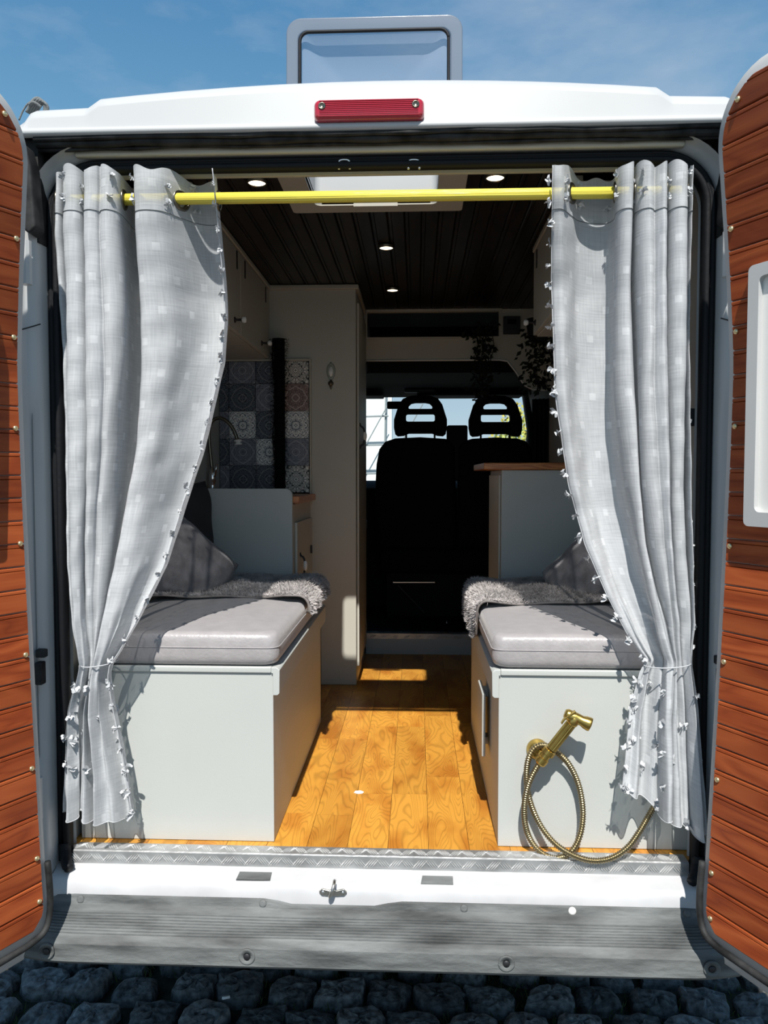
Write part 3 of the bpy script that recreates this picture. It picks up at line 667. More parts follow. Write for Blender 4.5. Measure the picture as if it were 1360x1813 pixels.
rd, PR = rear_door(1, .778, -.15, 'right rear van door open, lined with varnished planks and a white window frame in view', .50, 2.318)
ldr, PL = rear_door(-1, -.792, -.15, 'left rear van door open, lined with reddish planks, at the left edge of the picture', .468, 2.316)

# ================================================================== ROOF HATCH
rh = thing('roof_hatch', (-.026, .45, CZ), 'open roof hatch with smoked clear lid standing above the white roof', 'roof hatch')
hx0, hx1 = -.302, .25
plate('ceiling_frame', rrect(hx0 + .01, hx1 - .01, .17, .600, .012), [rrect(HX0, HX1, HY0 - .0, HY1 - .0, .02)], lambda p, d: (p[0], p[1], CZ - .016 + d), .018, M['cream'], rh, bevel=.003)
b = MB(); ring = rrect(HX0, HX1, HY0, HY1, .02); ro = rrect(HX0 - .012, HX1 + .012, HY0 - .012, HY1 + .012, .03)
b.loft([[Vector((x, y, z)) for x, y in rg] for rg, z in ((ring, CZ - .012), (ring, 2.474), (ro, 2.477), (ro, CZ))], True, False); b.build('duct', M['white'], rh)
b = MB().box(HX0 + .12, HX1 - .12, HY1 - .02, HY1 - .002, CZ - .026, CZ - .016).build('screen_pull', M['cream'], rh)
# lid, hinged on its far edge and standing upright
lc = at(662, 90, .72); LX0 = at(505, 90, .72).x; LX1 = at(820, 90, .72).x; LZ1 = at(660, 27, .74).z; LZ0 = 2.47
lf = lambda y0: (lambda p, d: (p[0], y0 + d + (p[1] - LZ0) * .04, p[1]))
lid = plate('lid_rim', rrect(LX0, LX1, LZ0, LZ1, .05, 8), [rrect(LX0 + .040, LX1 - .040, LZ0 + .05, LZ1 - .045, .03, 8)], lf(.72), .014, M['acrylic_rim'], rh, bevel=.005)
b = MB(); w, h_ = (LX1 - LX0) / 2, (LZ1 - LZ0) / 2; cx_, cz_ = (LX0 + LX1) / 2, (LZ0 + LZ1) / 2; rings = []
for k in range(9):
    t = 1 - k / 8 * .98; pp = rrect(cx_ - (w - .038) * t, cx_ + (w - .038) * t, cz_ - (h_ - .045) * t, cz_ + (h_ - .045) * t, .03 * t, 8)
    rings.append([Vector((x, .725 + (z - LZ0) * .04 + .05 * (1 - t ** 3), z)) for x, z in pp])
b.loft(rings, True, False); b.build('lid_dome', M['acrylic'], rh, True)
pp = rrect(LX0 + .047, LX1 - .047, LZ0 + .05, LZ1 - .052, (.03, .03, .13, .13), 8); pp.append(pp[0])
MB().tube([Vector((x, .714 + (z - LZ0) * .04, z)) for x, z in pp], .0055, 7).build('lid_seal', M['rubber'], rh, True)
plate('roof_collar', rrect(hx0, hx1, .2, .70, .04), [rrect(HX0 - .012, HX1 + .012, HY0 - .012, HY1 + .012, .03)], lambda p, d: (p[0], p[1], 2.44 + d), .037, M['white'], rh, bevel=.006)
MB().tube([(LX0 + .05, .72, 2.468), (LX1 - .05, .72, 2.468)], .008, 8).build('hinge_bar', M['plastic'], rh)
for x in (LX0 + .06, LX1 - .06): MB().tube([(x, .60, 2.46), (x, .722, 2.62)], .0045, 6).build('lid_stay', M['plastic'], rh)

# rope bundle on the roof edge
c = at(66, 186, .0); b = MB(); random.seed(4)
for k in range(5): b.tube(smooth_path([c + Vector((-.022 + k * .002, -.01 + .005 * k, -.022)), c + Vector((-.006 + k * .003, -.012 + k * .005, .004)), c + Vector((.004 + k * .004, 0, .016 - k * .003)), c + Vector((.016 + .002 * k, .004, .0 - k * .002)), c + Vector((.012, .008, -.024))], 5), .0036, 6)
b.tube(smooth_path([c + Vector((.0, 0, .012)), c + Vector((-.02, 0, .006)), c + Vector((-.035, 0, -.012)), c + Vector((-.046, 0, -.035))], 5), .0022, 6)
b.tube(smooth_path([c + Vector((-.012, -.014, -.006)), c + Vector((.0, -.018, -.002)), c + Vector((.014, -.01, -.01))], 5), .004, 6)
tag(b.build('rope_bundle', M['rope'], smooth=True), 'small grey rope bundle tied on the roof above the left door', 'rope')

# ================================================================== INTERIOR JOINERY
def bench(sg, xi, xw, y1, label):
    r = thing('storage_bench', (sg * (abs(xi) + abs(xw)) / 2, .55, FZ), label, 'bench')
    bx = lambda a, c, *k: MB().box(min(a, c), max(a, c), *k)
    bx(xi, xw, .062, .080, FZ + .001, 1.021).build('front_panel', M['bench'], r, bevel=.0015)
    bx(xi, xi + sg * .018, .0805, y1, FZ + .001, 1.021).build('side_panel', M['bench'], r, bevel=.0015)
    bx(xi, xw, y1 - .018, y1 - .0005, FZ + .001, 1.02).build('end_panel', M['bench'], r)
    bx(xi + sg * .004, xw - sg * .09, .056, y1, 1.0215, 1.0375).build('lid', M['bench'], r, bevel=.003)
    bx(xw - sg * .088, xw, .058, y1, 1.0215, 1.0365).build('lid_strip', M['bench'], r, bevel=.002)
    b = MB(); pr = [(0, .965), (-.012, .965), (-.017, .97), (-.018, 1.03), (-.010, 1.0365), (.004, 1.0365), (.004, 1.0215), (0, 1.0215)]
    b.loft([[Vector((xi + sg * a, y, z)) for a, z in pr] for y in (.055, y1)]); b.build('edge_fascia', M['bench'], r, bevel=.0015)
    return r
bL = bench(-1, -.266, -.772, 1.045, 'grey painted storage bench on the left under the curtain')
bR = bench(1, .308, .784, 1.045, 'grey painted storage bench on the right with a brass sprayer on its front')
b = MB(); b.box(.284, .294, .27, .42, .735, .915); h = b.build('handle', M['bench'], bR, bevel=.003)
for zz in (.745, .885): MB().box(.2943, .3076, .35, .39, zz, zz + .02).build('handle_post', M['bench'], h)

def cushion(sg, xi, xw, y0, y1, label):
    nx, ny = 22, 30; z0, z1 = 1.0385, 1.128; b = MB(); rows = []; hx, hy, hz = abs(xw - xi) / 2, (y1 - y0) / 2, (z1 - z0) / 2
    cx, cy, cz = (xi + xw) / 2, (y0 + y1) / 2, (z0 + z1) / 2
    # spherical-ish parameterisation of a rounded slab
    rings = []; R = .034
    for k in range(-8, 9):
        a = k / 8 * PI / 2; zz = cz + math.copysign(min(1, abs(math.sin(a))) ** .55, a) * hz; ins = R * (1 - abs(math.cos(a)) ** .6)
        rings.append([Vector((x, y, zz + (.004 * math.sin(x * 31 + y * 17) * .5 if k > 4 else 0))) for x, y in rrect(cx - hx + ins, cx + hx - ins, cy - hy + ins, cy + hy - ins, .03, 5)])
    for k in range(1, 7):                        # domed top
        t = 1 - k / 6.3; ins = R
        rings.append([Vector((cx + (x - cx) * t, cy + (y - cy) * t, z1 + .012 * (1 - t ** 2) + .0018 * math.sin(x * 19) * math.cos(y * 15))) for x, y in rrect(cx - hx + ins, cx + hx - ins, cy - hy + ins, cy + hy - ins, .03, 5)])
    b.loft(rings); r = thing('seat_cushion', (cx, cy, z0), label, 'cushion', 'bench cushions'); b.build('cover', M['cushion'], r, True)
    pp = rrect(cx - hx - .0005, cx + hx + .0005, cy - hy - .0005, cy + hy + .0005, .03, 5); pp.append(pp[0])
    MB().tube([Vector((x, y, cz + .004)) for x, y in pp], .0012, 5).build('seam', M['cushion'], r)
cushion(-1, -.252, -.77, .052, 1.04, 'pale satin cushion on the left bench')
cushion(1, .292, .782, .052, 1.04, 'pale satin cushion on the right bench')

# wardrobe with crown trim, side door and tile board
wr = thing('wardrobe', (-.48, 1.83, FZ), 'tall cream wardrobe beside the cab with patterned tiles and a small hook', 'wardrobe')
MB().box(-.785, -.172, 1.57, 2.12, FZ + .001, 2.36).build('body', M['cab'], wr, bevel=.002)
MB().box(-.56, -.158, 1.556, 2.12, 2.352, 2.3735).build('crown_trim', M['cream'], wr, bevel=.004)
wd = MB().box(-.171, -.160, 1.60, 2.09, .66, 2.30).build('door', M['cab'], wr, bevel=.003)
def pull(p, ax, parent, sc=1., name='handle'):                         # iron bow handle with porcelain middle; ax = outward
    a = Vector(ax); u = Vector((0, 0, 1))
    q = lambda o, z: p + a * o * sc + u * z * sc
    o = MB().tube(smooth_path([q(.0, .058), q(.004, .046), q(.016, .036), q(.022, .018), q(.024, 0), q(.022, -.018), q(.016, -.036), q(.004, -.046), q(0, -.058)], 4), .0045 * sc, 7).build(name, M['iron'], parent, True)
    MB().lathe([(.003, -.02), (.0065, -.016), (.0085, -.006), (.0085, .006), (.0065, .016), (.003, .02)], q(.0245, 0), (0, 0, 1), 12).build('grip', M['porcelain'], o, True)
def knob(p, ax, parent):
    a = Vector(ax); o = MB().lathe([(.012, 0), (.010, .003), (.0045, .006), (.0045, .022), (.007, .026)], p, a, 12).build('knob', M['iron'], parent, True)
    MB().lathe([(.007, .026), (.0105, .030), (.0115, .036), (.009, .042), (0, .044)], p, a, 12).build('knob_tip', M['porcelain'], o, True)
pull(Vector((-.160, 1.63, at(634, 772, 1.63).z)), (1, 0, 0), wd)
for z in (.75, 1.28, 2.08): MB().box(-.160, -.155, 2.06, 2.08, z - .02, z + .02).build('hinge', M['iron'], wd)
# tiles
zed = [2.037, 1.938, 1.816, 1.694, 1.575, 1.453]; xed = [-.381, -.5, -.62, -.74, -.784]
tb = MB().box(-.785, -.379, 1.564, 1.5695, 1.445, 2.045).build('tile_board', M['dark'], wr)
kinds = [[0, 1, 2, 3, 0], [4, 3, 4, 2, 4], [3, 4, 2, 3, 4], [4, 4, 3, 4, 3]]
for c in range(4):
    for r in range(5):
        x1, x0, z1, z0 = xed[c] - .001, xed[c + 1] + .001, zed[r] - .001, zed[r + 1] + .001
        b = MB(); b.box(x0, x1, 1.557, 1.5635, z0, z1); o = b.build('tile', M['tiles'][kinds[c][r]], tb)
        me = o.data; uvl = me.uv_layers.new(name='UVMap'); full = .118
        for lp in me.loops:
            v = me.vertices[lp.vertex_index].co + ORG[o.name]; uvl.data[lp.index].uv = ((v.x - (xed[c] - full / 2)) / (full / 2), (v.z - (zed[r + 1] + full / 2)) / (full / 2))
MB().box(-.379, -.371, 1.553, 1.5695, 1.40, 2.05).build('tile_trim', M['cream'], wr, bevel=.002)
MB().box(-.785, -.371, 1.555, 1.5695, 2.038, 2.048).build('tile_trim', M['cream'], wr, bevel=.002)
# ornate hook
hp = at(586, 658, 1.565); hk = thing('coat_hook', (hp.x, 1.569, hp.z), 'small oval coat hook of black iron and porcelain on the wardrobe', 'hook')
ov = [(.019 * math.cos(a) * (1 + .10 * math.sin(a)), .036 * math.sin(a) if abs(math.sin(a)) < .98 else .044 * math.sin(a)) for a in [2 * PI * k / 28 for k in range(28)]]
MB().prism(ov, lambda p, d: (hp.x + p[0], 1.569 - d, hp.z + p[1]), .005).build('back_plate', M['bronze'], hk, bevel=.0015)
MB().loft([[Vector((hp.x + .0125 * s * math.cos(a), 1.5635 - y, hp.z + .024 * s * math.sin(a))) for a in [2 * PI * k / 18 for k in range(18)]] for s, y in ((1, 0), (.9, .003), (.5, .006), (.05, .007))]).build('oval_inset', M['porcelain'], hk, True)
MB().tube(smooth_path([hp + Vector((0, 0, -.036)), hp + Vector((0, -.006, -.052)), hp + Vector((0, -.022, -.064)), hp + Vector((0, -.03, -.052))], 5), .0042, 7).build('hook_prong', M['bronze'], hk, True)
MB().lathe([(.012, 0), (.012, .004), (.004, .007)], hp + Vector((0, .0, -.052)), (0, -1, 0), 12).build('hook_rose', M['bronze'], hk, True)
MB().lathe([(.004, 0), (.006, -.006), (.001, -.018)], hp + Vector((0, -.001, -.062)), (0, 0, 1), 10).build('hook_finial', M['bronze'], hk, True)

# overhead cabinets
def overhead(sg, xi, y0, y1, doors, label):
    r = thing('overhead_cabinet', (sg * .67, (y0 + y1) / 2, 2.045), label, 'cabinet')
    bx = lambda a, c, *k: MB().box(min(a, c), max(a, c), *k)
    bx(xi, sg * .785, y0, y1, 2.045, 2.357).build('body', M['cab'], r, bevel=.002)
    bx(xi - sg * .020, xi + sg * .02, y0, y1, 2.353, 2.3735).build('crown_trim', M['cream'], r, bevel=.004)
    for ya, yb, ky, hy in doors:
        dr = bx(xi - sg * .0165, xi - sg * .0005, ya + .002, yb - .002, 2.048, 2.348).build('door', M['cab'], r, bevel=.002)
        knob(Vector((xi - sg * .0165, ky, 2.085)), (-sg, 0, 0), dr)
        for h in hy: bx(xi - sg * .019, xi - sg * .0165, h - .007, h + .007, 2.275, 2.34).build('hinge', M['iron'], dr)
overhead(-1, -.570, .36, 1.553, ((.37, .99, .89, (.45, .93)), (.99, 1.545, 1.37, (1.06, 1.46))), 'cream overhead cabinet along the left wall above the tiles')
overhead(1, .548, .36, 1.05, ((.37, 1.04, .985, (.45, .96)),), 'cream overhead cabinet along the right wall above the curtain edge')

# kitchen unit
ku = thing('kitchen_unit', (-.58, 1.3, FZ), 'pale kitchen unit with a rounded end panel behind the left bench', 'kitchen unit')
MB().box(-.785, -.375, 1.068, 1.5535, FZ + .001, 1.418).build('body', M['cab'], ku, bevel=.002)
o = MB(); o.prism(rrect(-.784, -.375, FZ + .001, 1.478, (.025, .003, .003, .003)), lambda p, d: (p[0], 1.0465 + d, p[1]), .0205); o.build('end_panel', M['bench'], ku, bevel=.0015)
kd = MB().box(-.3745, -.364, 1.10, 1.52, .66, 1.345).build('door', M['cab'], ku, bevel=.002)
pull(Vector((-.364, 1.16, 1.17)), (1, 0, 0), kd, .9)
MB().box(-.364, -.356, 1.46, 1.475, 1.19, 1.225).build('latch', M['iron'], kd, bevel=.002)
wt = MB().box(-.785, -.352, 1.069, 1.5525, 1.4205, 1.4485).build('worktop', M['topwood'], bevel=.003); tag(wt, 'narrow wooden kitchen worktop under the patterned tiles', 'worktop')
fc = thing('faucet', (-.70, 1.33, 1.449), 'dark gooseneck faucet over the kitchen worktop behind the left curtain', 'faucet')
q = lambda px, py: at(px, py, 1.33)
fb = q(376, 855); fb.z = 1.449
MB().lathe([(.022, 0), (.022, .006), (.013, .010), (.0125, .05), (.015, .055), (.015, .095), (.009, .10), (.008, .115)], fb, (0, 0, 1), 16).build('tap_body', M['chrome'], fc, True)
MB().tube(smooth_path([fb + Vector((0, 0, .10)), q(370, 775), q(374, 748), q(388, 740), q(403, 747), q(414, 762), q(420, 778)], 5), .0075, 8).build('spout', M['bronze'], fc, True)
MB().lathe([(.010, 0), (.017, .003), (.017, .008), (.011, .010), (.011, .016), (.016, .018), (.016, .022), (0, .022)], q(421, 778), (.1, 0, -1), 14).build('aerator', M['porcelain'], fc, True)
MB().tube([fb + Vector((.012, -.008, .075)), fb + Vector((.024, -.014, .13))], .0045, 7).build('lever', M['chrome'], fc, True)

# right cabinet with worktop
rc = thing('side_cabinet', (.6, 1.3, FZ), 'grey cabinet standing beyond the right bench below a wooden top', 'cabinet')
MB().box(.421, .785, 1.062, 1.50, FZ + .001, 1.5485).build('body', M['bench'], rc, bevel=.002)
b = MB().box(.413, .4205, 1.085, 1.48, .64, 1.53).build('door', M['cab'], rc, bevel=.002)
wt2 = MB().box(.352, .785, 1.045, 1.56, 1.5495, 1.576).build('worktop', M['topwood'], bevel=.004); tag(wt2, 'thick end-grain wooden top on the right cabinet', 'worktop')

# step up to the cab
st = thing('cab_step', (.1, 2.2, FZ), 'low grey step with an aluminium checker plate edge before the cab', 'step')
MB().box(-.17, .785, 2.185, 2.20, FZ + .001, .688).build('riser', M['riser'], st)
pl = MB().grid([[Vector((x, y, z)) for y, z in ((2.183, .664), (2.181, .692), (2.185, .695), (2.235, .695))] for x in (-.17, .785)]).build('tread_edge', M['alu'], st)
tread(-.16, .77, lambda x, v, h: Vector((x, 2.1815 - h, .664 + .029 * v)), .030, 1, pl)

# ceiling spotlights
lamp_lab = ['small round ceiling light nearest the left curtain', 'small round ceiling light nearest the right curtain', 'small round ceiling light in the middle beyond the hatch', 'small round ceiling light farthest in, near the cab']
for (x, y), lb in zip([tuple(atz(a, c, CZ - .011))[:2] for a, c in ((455, 324), (877, 315), (684, 439), (695, 514))], lamp_lab):
    r = thing('ceiling_light', (x, y, CZ), lb, 'ceiling light', 'round ceiling spotlights')
    MB().lathe([(.024, 0), (.030, 0), (.0315, -.004), (.029, -.012), (.0255, -.0135), (.0245, -.009), (.024, 0)], (x, y, CZ - .0005), (0, 0, 1), 24).build('bezel', M['bronze'], r, True)
    MB().lathe([(0, -.002), (.0244, -.002), (.0244, -.0105), (0, -.0112)], (x, y, CZ), (0, 0, 1), 20).build('diffuser', M['lamp'], r, True)

# control box beside the over-cab opening
cp = thing('control_panel', (.565, 2.098, 2.305), 'black control panel on the wall right of the over-cab shelf', 'control panel')
p0 = at(891, 592, 2.09); p1 = at(921, 560, 2.09)
MB().box(p0.x, p1.x, 2.083, 2.0985, p0.z, p1.z).build('case', M['plastic'], cp, bevel=.003)
MB().box(p0.x + .02, p1.x - .02, 2.081, 2.083, p0.z + .05, p1.z - .015).build('display', M['dark'], cp)
for k in range(4): MB().lathe([(.004, 0), (.0035, .003), (0, .003)], (p0.x + .02 + k * .015, 2.083, p0.z + .025), (0, -1, 0), 8).build('button', M['gasket'], cp)

# ------------------------------------------------------------------ cab seat
cs = thing('passenger_seat', (.33, 2.8, .689), 'black double passenger seat with two slotted headrests before the windscreen', 'seat')
sy = lambda p, d: (p[0], 2.72 + d, p[1])
MB().box(-.12, .80, 2.66, 3.08, .95, 1.10).build('seat_cushion', M['seat'], cs, bevel=.04, seg=4)
MB().box(-.08, .76, 2.72, 3.02, .690, .949).build('pedestal', M['cabblack'], cs)
bk = MB(); bk.prism([(-.145, 1.05), (-.15, 1.45), (-.142, 1.60), (-.125, 1.69), (-.09, 1.735), (-.03, 1.755), (.12, 1.762), (.27, 1.752), (.30, 1.742), (.33, 1.70), (.335, 1.05)], sy, .13); bk.build('backrest', M['seat'], cs, bevel=.035, seg=4)
bk = MB(); bk.prism([(.345, 1.05), (.345, 1.70), (.37, 1.735), (.43, 1.752), (.57, 1.76), (.70, 1.752), (.75, 1.735), (.785, 1.69), (.80, 1.60), (.805, 1.45), (.80, 1.05)], sy, .13); bk.build('backrest', M['seat'], cs, bevel=.035, seg=4)
def headrest(cx, zb):
    o = [(-.150, zb + .012), (-.158, zb + .05), (-.158, zb + .10), (-.13, zb + .19), (-.105, zb + .225), (-.06, zb + .243), (0, zb + .247), (.06, zb + .243), (.105, zb + .225), (.13, zb + .19), (.158, zb + .10), (.158, zb + .05), (.150, zb + .012), (.135, zb), (.10, zb + .003), (.07, zb + .016), (-.07, zb + .016), (-.10, zb + .003), (-.135, zb)]
    h1 = [(-.072, zb + .164), (.072, zb + .164), (.070, zb + .18), (.055, zb + .195), (.03, zb + .20), (-.03, zb + .20), (-.055, zb + .195), (-.070, zb + .18)]
    h2 = rrect(-.086, .086, zb + .088, zb + .132, .012, 4)
    f = lambda p, d: (cx + p[0], 2.72 + d + (p[1] - zb) * .12, p[1])
    o = plate('headrest', o, [h1, h2], f, .05, M['seat'], cs, bevel=.008)
    for s in (-.085, .085): MB().tube([(cx + s, 2.76, zb - .06), (cx + s, 2.755, zb + .02)], .006, 8).build('headrest_post', M['iron'], o, True)
headrest(.121, 1.766); headrest(.566, 1.762)
p0 = at(791, 797, 2.76); p1 = at(828, 753, 2.76)
MB().box(p0.x, p1.x, 2.74, 2.82, 1.5, p1.z).build('belt_tower', M['cabblack'], cs, bevel=.012, seg=3)
p0 = at(696, 1031, 2.70); p1 = at(770, 1031, 2.70); MB().tube([p0, p1], .004, 6).build('seat_rail', M['steel'], cs)
p0 = at(705, 1036, 2.69); p1 = at(752, 1085, 2.69); MB().tube([p0, p1], .004, 6).build('seat_strut', M['plastic'], cs)
MB().lathe([(.006, 0), (.006, .03), (.003, .045)], at(791, 1112, 2.5), (0, 0, 1), 8).build('buckle', M['steel'], cs, True)

# folded dark cab curtain at the right
b = MB(); n = 40
b.grid([[Vector((.70 + .13 * k / n, 2.19 + .022 * math.sin(k * .95), z)) for k in range(n + 1)] for z in (.95, 1.3, 1.6, 1.93)])
tag(b.build('cab_curtain', M['cabblack'], smooth=True), 'dark folded blackout curtain at the right of the cab', 'curtain')
# ------------------------------------------------------------------ plants
def vine(name, top, ln, wd, n, mt, label, cat, pot=None, leaf=.02, fuzzy=False):
    r = thing(name, top, label, cat); random.seed(int(top[0] * 1000) + n)
    b = MB(); st_ = MB()
    for s in range(5):
        x = top[0] + random.uniform(-.5, .5) * wd; y = top[1] + random.uniform(-.3, .3) * wd; l_ = ln * random.uniform(.75, 1)
        st_.tube([(x + .01 * math.sin(k * 1.3 + s), y, top[2] - l_ * k / 8) for k in range(9)], .0018, 4)
    for k in range(n):
        t = random.random(); c = Vector((top[0] + random.gauss(0, .33) * wd * (1 - .3 * t), top[1] + random.gauss(0, .25) * wd, top[2] - ln * t))
        a = Vector((random.uniform(-1, 1), random.uniform(-1, .6), random.uniform(-1, .4))).normalized(); s_ = a.orthogonal().normalized() if not fuzzy else Vector((random.uniform(-1, 1), 0, random.uniform(-1, 1))).normalized()
        lf_ = leaf * random.uniform(.6, 1.2)
        if fuzzy: b.add([c - s_ * .0016, c + s_ * .0016, c + a * lf_ * 1.6], [(0, 1, 2)])
        else: b.add([c, c + a * lf_ * .5 + s_ * lf_ * .38, c + a * lf_ * 1.1, c + a * lf_ * .5 - s_ * lf_ * .38], [(0, 1, 2), (0, 2, 3)])
    o = b.build('foliage', mt, r, fix=False); o['kind'] = 'stuff'
    st_.build('stem', mt, r)
    if pot:
        c, rad, hh = pot; MB().lathe([(rad * .7, 0), (rad, hh), (rad * .9, hh), (rad * .6, .01)], c, (0, 0, 1), 16).build('pot', M['pot'], r, True)
vine('trailing_plant', (.43, 2.055, 2.30), .40, .11, 320, M['plant'], 'dark trailing plant hanging from the over-cab shelf above the headrest', 'plant', leaf=.03)
vine('trailing_plant', (.66, 1.75, 2.20), .28, .13, 220, M['plant'], 'dark leafy plant hanging beside the right curtain under the overhead cabinet', 'plant', ((.66, 1.75, 2.15), .06, .10), leaf=.032)
gx = at(495, 700, 1.52); vine('hanging_garland', (gx.x, 1.515, 2.13), .67, .050, 4200, M['garland'], 'black fuzzy garland hanging in front of the patterned tiles', 'garland', leaf=.012, fuzzy=True)
b = MB().tube([(gx.x, 1.52, 2.13), (gx.x, 1.52, 1.465)], .024, 8).build('garland_core', M['garland'], bpy.data.objects['hanging_garland'])

# ------------------------------------------------------------------ pillows
def pillow(c, w, h, t, rot, m, label, zmin=0.):
    def cl(p):
        if p.z < zmin: p.z = zmin - .06 * (zmin - p.z)
        return p
    r = thing('pillow', c, label, 'pillow'); n = 16; b = MB(); R = Matrix.Rotation(rot[2], 3, 'Z') @ Matrix.Rotation(rot[1], 3, 'Y') @ Matrix.Rotation(rot[0], 3, 'X')
    for sd in (1, -1):
        rows = []
        for i in range(n + 1):
            row = []
            for j in range(n + 1):
                u, v = -1 + 2 * i / n, -1 + 2 * j / n
                th = t * (max(0, (1 - u ** 4) * (1 - v ** 4)) ** .5) * (1 + .10 * math.sin(5 * u + 3 * v) * math.cos(4 * v))
                k = 1 - .07 * (1 - abs(u) ** 2) * abs(v) ** 2; k2 = 1 - .07 * (1 - abs(v) ** 2) * abs(u) ** 2
                row.append(cl(Vector(c) + R @ Vector((u * w / 2 * k2, sd * th / 2, v * h / 2 * k))))
            rows.append(row)
        b.grid(rows)
    o = b.build('cover', m, r, True)
    P = [(-1, -1), (1, -1), (1, 1), (-1, 1), (-1, -1)]; path = []
    for (a, b1), (c1, d1) in zip(P, P[1:]):
        for k in range(8):
            u, v = a + (c1 - a) * k / 8, b1 + (d1 - b1) * k / 8; kk = 1 - .07 * (1 - abs(u) ** 2) * abs(v) ** 2; k2 = 1 - .07 * (1 - abs(v) ** 2) * abs(u) ** 2
            path.append(cl(Vector(c) + R @ Vector((u * w / 2 * k2, 0, v * h / 2 * kk))))
    path.append(path[0]); MB().tube(path, .004, 5).build('piping', m, r, True)
pillow((-.645, .62, 1.205), .29, .29, .13, (-.28, .72, .75), M['pillow'], 'grey pillow leaning on the left bench behind the curtain', 1.158)
pillow((-.722, .87, 1.335), .34, .34, .10, (-.05, 0, 1.45), M['pillowdark'], 'charcoal pillow against the wall behind the grey one on the left bench')
pillow((.655, .66, 1.180), .28, .28, .13, (-.28, -.72, -.75), M['pillow'], 'grey pillow half hidden by the right curtain', 1.158)

# ------------------------------------------------------------------ fur throws
def throw(sg, xi, xo, y0, y1, hang, label):
    # surface: along s from the wall side to the bench edge, over it and down; across t in y
    ztop = 1.1435; r = thing('fur_throw', ((xi + xo) / 2, (y0 + y1) / 2, ztop), label, 'throw', 'fur throws'); ns, ntt = 60, 30; L1 = abs(xo - xi)
    def S_(s, t):
        y = y0 + (y1 - y0) * t; wob = .018 * math.sin(9 * s + 1.3 * sg) + .012 * math.sin(23 * s); y += wob * (1 - t) + .05 * (s / (L1 + hang) - .5) * (1 - t)
        lift = .004 + .005 * math.sin(14 * s + 6 * t) * math.sin(5 * t + 2) + .003 * math.sin(31 * s)
        over = s - (L1 - .03)
        if over <= 0: return Vector((xi + sg * -1 * s * 1.0, y, ztop + lift + .006 * math.sin(PI * t)))
        rad = .032; a = over / rad
        if a < PI / 2: return Vector((xi - sg * (L1 - .03 + rad * math.sin(a)), y, ztop + lift - rad * (1 - math.cos(a))))
        rest = over - rad * PI / 2; return Vector((xi - sg * (L1 - .03 + rad + .006 * math.sin(7 * t * PI)), y, ztop + lift - rad - rest))
    Lt = L1 + hang; b = MB(); rows = [[S_(Lt * i / ns, j / ntt) for j in range(ntt + 1)] for i in range(ns + 1)]; b.grid(rows)
    o = b.build('backing', M['furback'], r, True); sd = o.modifiers.new('s', 'SOLIDIFY'); sd.thickness = .007; sd.offset = 0
    f = MB(); random.seed(31 + sg)
    for k in range(16000):
        s, t = random.random() * Lt, random.random()
        if k % 7 == 0: t = random.choice((0., .999)) if k % 14 else t; 
        if k % 29 == 0: s = Lt * .999
        p = S_(s, t); e1 = S_(min(s + .004, Lt), t) - S_(max(s - .004, 0), t); e2 = S_(s, min(t + .01, 1)) - S_(s, max(t - .01, 0)); nn = e1.cross(e2).normalized()
        if nn.z < 0 and s < L1 - .03: nn = -nn
        if s >= L1 - .03 and nn.x * sg > 0: nn = -nn
        cl = math.sin(s * 60 + 4 * math.sin(t * 15)) * .5
        dr = (nn + Vector((random.gauss(0, .5) + cl * .5, random.gauss(-.25, .5), random.gauss(-.1, .3)))).normalized(); w_ = dr.orthogonal().normalized() * .0013
        p = p + nn * .005; q_ = p + dr * random.uniform(.006, .014); f.add([p - w_, p + w_, q_], [(0, 1, 2)])
    o = f.build('pile', M['fur'], r, fix=False); o['kind'] = 'stuff'
throw(-1, -.765, -.240, .50, 1.0, .045, 'shaggy grey fur throw spread across the left bench cushion')
throw(1, .765, .285, .44, .93, .105, 'shaggy grey fur throw hanging over the edge of the right bench')

# ================================================================== BRASS SPRAYER
sp = thing('bidet_sprayer', (.41, .06, .58), 'brass hand sprayer with a coiled hose on the right bench front', 'sprayer')
pc = at(951, 1326, .062)
MB().lathe([(.027, .0), (.027, .003), (.0255, .010), (.021, .018), (.013, .024), (0, .027)], (pc.x, .0615, pc.z), (0, -1, 0), 24).build('wall_rose', M['brass'], sp, True)
hb = at(957, 1350, .005); ht = at(1014, 1278, -.005); ax = (ht - hb).normalized()
hl = (ht - hb).length
MB().lathe([(.012, -.004), (.0145, 0), (.0145, .014), (.0115, .016), (.0115, .026), (.0165, .028), (.0165, .040), (.012, .042)], hb, ax, 24).build('holder_collar', M['brass'], sp)
MB().tube([(pc.x, .035, pc.z), hb + ax * .02], .0085, 10).build('holder_arm', M['brass'], sp, True)
b = MB(); rings = []; u = ax.orthogonal().normalized(); w = ax.cross(u)
for h in [.044 + (hl - .05) * k / 10 for k in range(11)]:
    rings.append([hb + ax * h + (u * math.cos(2 * PI * k / 48) + w * math.sin(2 * PI * k / 48)) * (.0118 + .0011 * (k % 4 in (0, 1))) for k in range(48)])
b.loft(rings); b.build('ribbed_grip', M['brass'], sp)
hd = ht + ax * .012; side = Vector((.92, -.15, -.38)).normalized()
MB().lathe([(.010, -.028), (.0135, -.022), (.0135, .0), (.0125, .016), (.0155, .024), (.017, .034), (.0165, .038), (.012, .039), (0, .0385)], hd, side, 20).build('spray_head', M['brass'], sp, True)
MB().lathe([(.0125, -.014), (.0145, -.008), (.0145, .006), (.010, .012)], hd - ax * .006, ax, 16).build('neck', M['brass'], sp, True)
le = at(994, 1281, -.018); l0 = at(1019, 1259, -.012)
b = MB(); rows = []; pd = Vector((.62, 0, .78))
